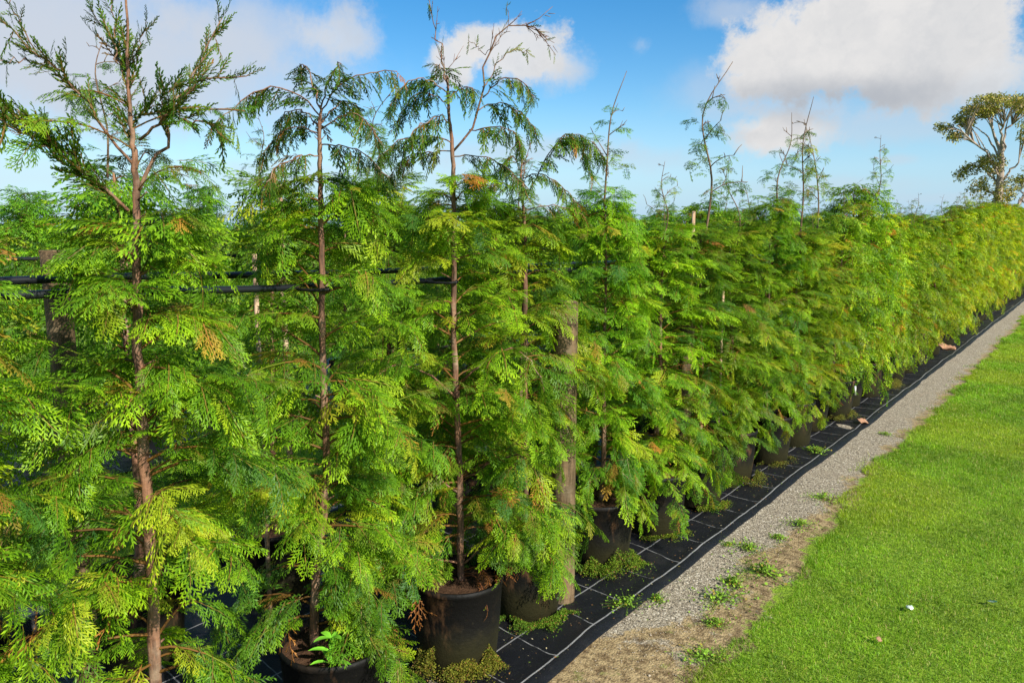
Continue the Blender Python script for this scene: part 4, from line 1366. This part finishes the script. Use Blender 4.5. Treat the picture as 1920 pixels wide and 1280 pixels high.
def gum(base, crown_pts, limbs, trunk, label, seed, cs):
    r = np.random.default_rng(seed)
    root = empty('gum_tree', (base[0], base[1], 0)); tag(root, label, 'tree', 'gum trees beyond the hedge')
    g = Geo()
    def L(pts, off=0, n=12): return catmull([local(p[0], p[1], base, off * i / max(1, len(pts) - 1)) for i, p in enumerate(pts)], n)
    P = L(trunk, 0, 24); P[0][2] = 0
    g.tube(P, np.linspace(.30, .09, 24), 10, rng=r, rough=.05)
    ends = []
    for pts, off, r0 in limbs:
        B = L(pts, off); B[1:-1] += r.normal(0, .05, (10, 3)); g.tube(B, np.linspace(r0, .02, 12), 6); ends.append(B)
    Vs, Cc = [], []
    cols = np.array([[.20, .22, .03], [.29, .29, .04], [.12, .15, .03], [.36, .28, .09]])
    for (px, py, rx, ry, k) in crown_pts:
        for _ in range(int(k * 1.8)):
            a = r.uniform(0, 6.28); q = r.random() ** .5
            off = r.uniform(-1, 1) * rx / FPX * 42 * .9
            p = local(px + math.cos(a) * q * rx, py + math.sin(a) * q * ry, base, off)
            V_, c_ = leafcluster(r, p, 34, .32, .15, cols); Vs.append(V_); Cc.append(c_)
            B = ends[r.integers(len(ends))]
            if r.random() < .55:
                # thin bare twig down to the nearest limb
                bst = min(ends, key=lambda e: np.min(np.linalg.norm(e - p, axis=1)))
                m_ = bst[max(0, int(np.argmin(np.linalg.norm(bst - p, axis=1))) - 3)]
                g.tube(catmull([m_, (m_ + p) / 2 + np.array([0, 0, .15]), p], 5), np.linspace(.03, .010, 5), 4)
    V = np.concatenate(Vs)
    Q = np.arange(len(V)).reshape(-1, 4)
    obj('trunk', g.mesh('trunk', M['gumbark'], True), root)
    obj('crown', mesh_np('crown', V, Q, M['gumleaf'], np.concatenate(Cc)), root)
d_ = 42.0
def base_at(px, d):
    r = ray(px, 430); F = np.array([-math.sin(YAW), math.cos(YAW)])
    t_ = d / (r[0] * F[0] + r[1] * F[1]); return (r[0] * t_, r[1] * t_)
gb = base_at(1876, d_)
gum(gb, [(1885, 190, 60, 10, 44), (1838, 208, 34, 10, 30), (1808, 228, 18, 11, 18), (1790, 255, 12, 8, 8), (1770, 240, 10, 8, 6), (1925, 200, 30, 14, 20),
         (1860, 305, 26, 18, 18), (1820, 318, 20, 10, 9), (1845, 350, 30, 20, 12), (1890, 360, 18, 26, 14), (1800, 330, 8, 6, 3), (1865, 385, 22, 14, 8)],
    [([(1876, 300), (1868, 260), (1850, 220), (1830, 212)], 1.0, .10), ([(1876, 290), (1880, 250), (1885, 200)], -.6, .11), ([(1876, 310), (1885, 260), (1910, 205)], .5, .10),
     ([(1872, 320), (1850, 290), (1815, 255), (1795, 235)], -.8, .07), ([(1872, 345), (1850, 320), (1825, 310), (1800, 325)], .8, .06), ([(1873, 300), (1855, 260), (1820, 235)], 1.4, .06),
     ([(1872, 330), (1860, 300), (1850, 280)], -1.2, .05), ([(1876, 370), (1850, 360), (1820, 345)], .5, .05), ([(1878, 340), (1895, 320), (1910, 300), (1915, 240)], -.5, .07), ([(1876, 280), (1862, 240), (1858, 200)], .9, .07),
     ([(1876, 390), (1890, 375), (1895, 350)], .4, .05)],
    [(1868, 430), (1870, 400), (1874, 350), (1878, 300), (1876, 275)], 'tall gum tree with a pale trunk and flat umbrella crown rising above the hedge', 5, 1)
gb2 = base_at(1945, 40)
gum(gb2, [(1930, 240, 20, 30, 14), (1950, 300, 30, 30, 12), (1915, 345, 12, 14, 7), (1960, 220, 40, 20, 14)],
    [([(1900, 395), (1915, 370), (1935, 330), (1940, 260)], .5, .10), ([(1890, 410), (1905, 385), (1925, 360)], -.4, .08), ([(1940, 330), (1950, 270), (1960, 220)], .3, .07), ([(1920, 380), (1915, 350), (1912, 340)], .2, .05)],
    [(1925, 430), (1930, 400), (1938, 350), (1942, 300)], 'second gum tree cut by the right edge, pale leaning branches', 6, 1)

# distant shelter belt on the horizon
def belt():
    r = np.random.default_rng(8)
    cols = np.array([[.03, .06, .02], [.05, .08, .03], [.02, .045, .02]])
    Vs, Cc = [], []
    n = 900
    for i in range(n):
        az_ = YAW + math.radians(50) - math.radians(100) * i / n
        d = 150 + 12 * math.sin(i * .05) + r.normal(0, 3)
        h = 2.1 + .5 * math.sin(i * .021) ** 2 + .3 * math.sin(i * .13) + r.uniform(0, .2)
        p = np.array([-math.sin(az_) * d, math.cos(az_) * d, h * .5])
        V_, c_ = leafcluster(r, np.zeros(3), 110, 1.0, .35, cols)
        V_ = V_ * np.array([1.5, 1.5, h * .8]) + p
        Vs.append(V_); Cc.append(c_)
    V = np.concatenate(Vs)
    o = obj('far_treeline', mesh_np('far_treeline', V, np.arange(len(V)).reshape(-1, 4), M['gumleaf'], np.concatenate(Cc)))
    tag(o, 'low dark line of distant trees on the horizon', 'treeline', kind='stuff')
belt()
nfa = sum(len(m.polygons) for m in bpy.data.meshes)
print('faces', nfa, 'objects', len(bpy.data.objects))
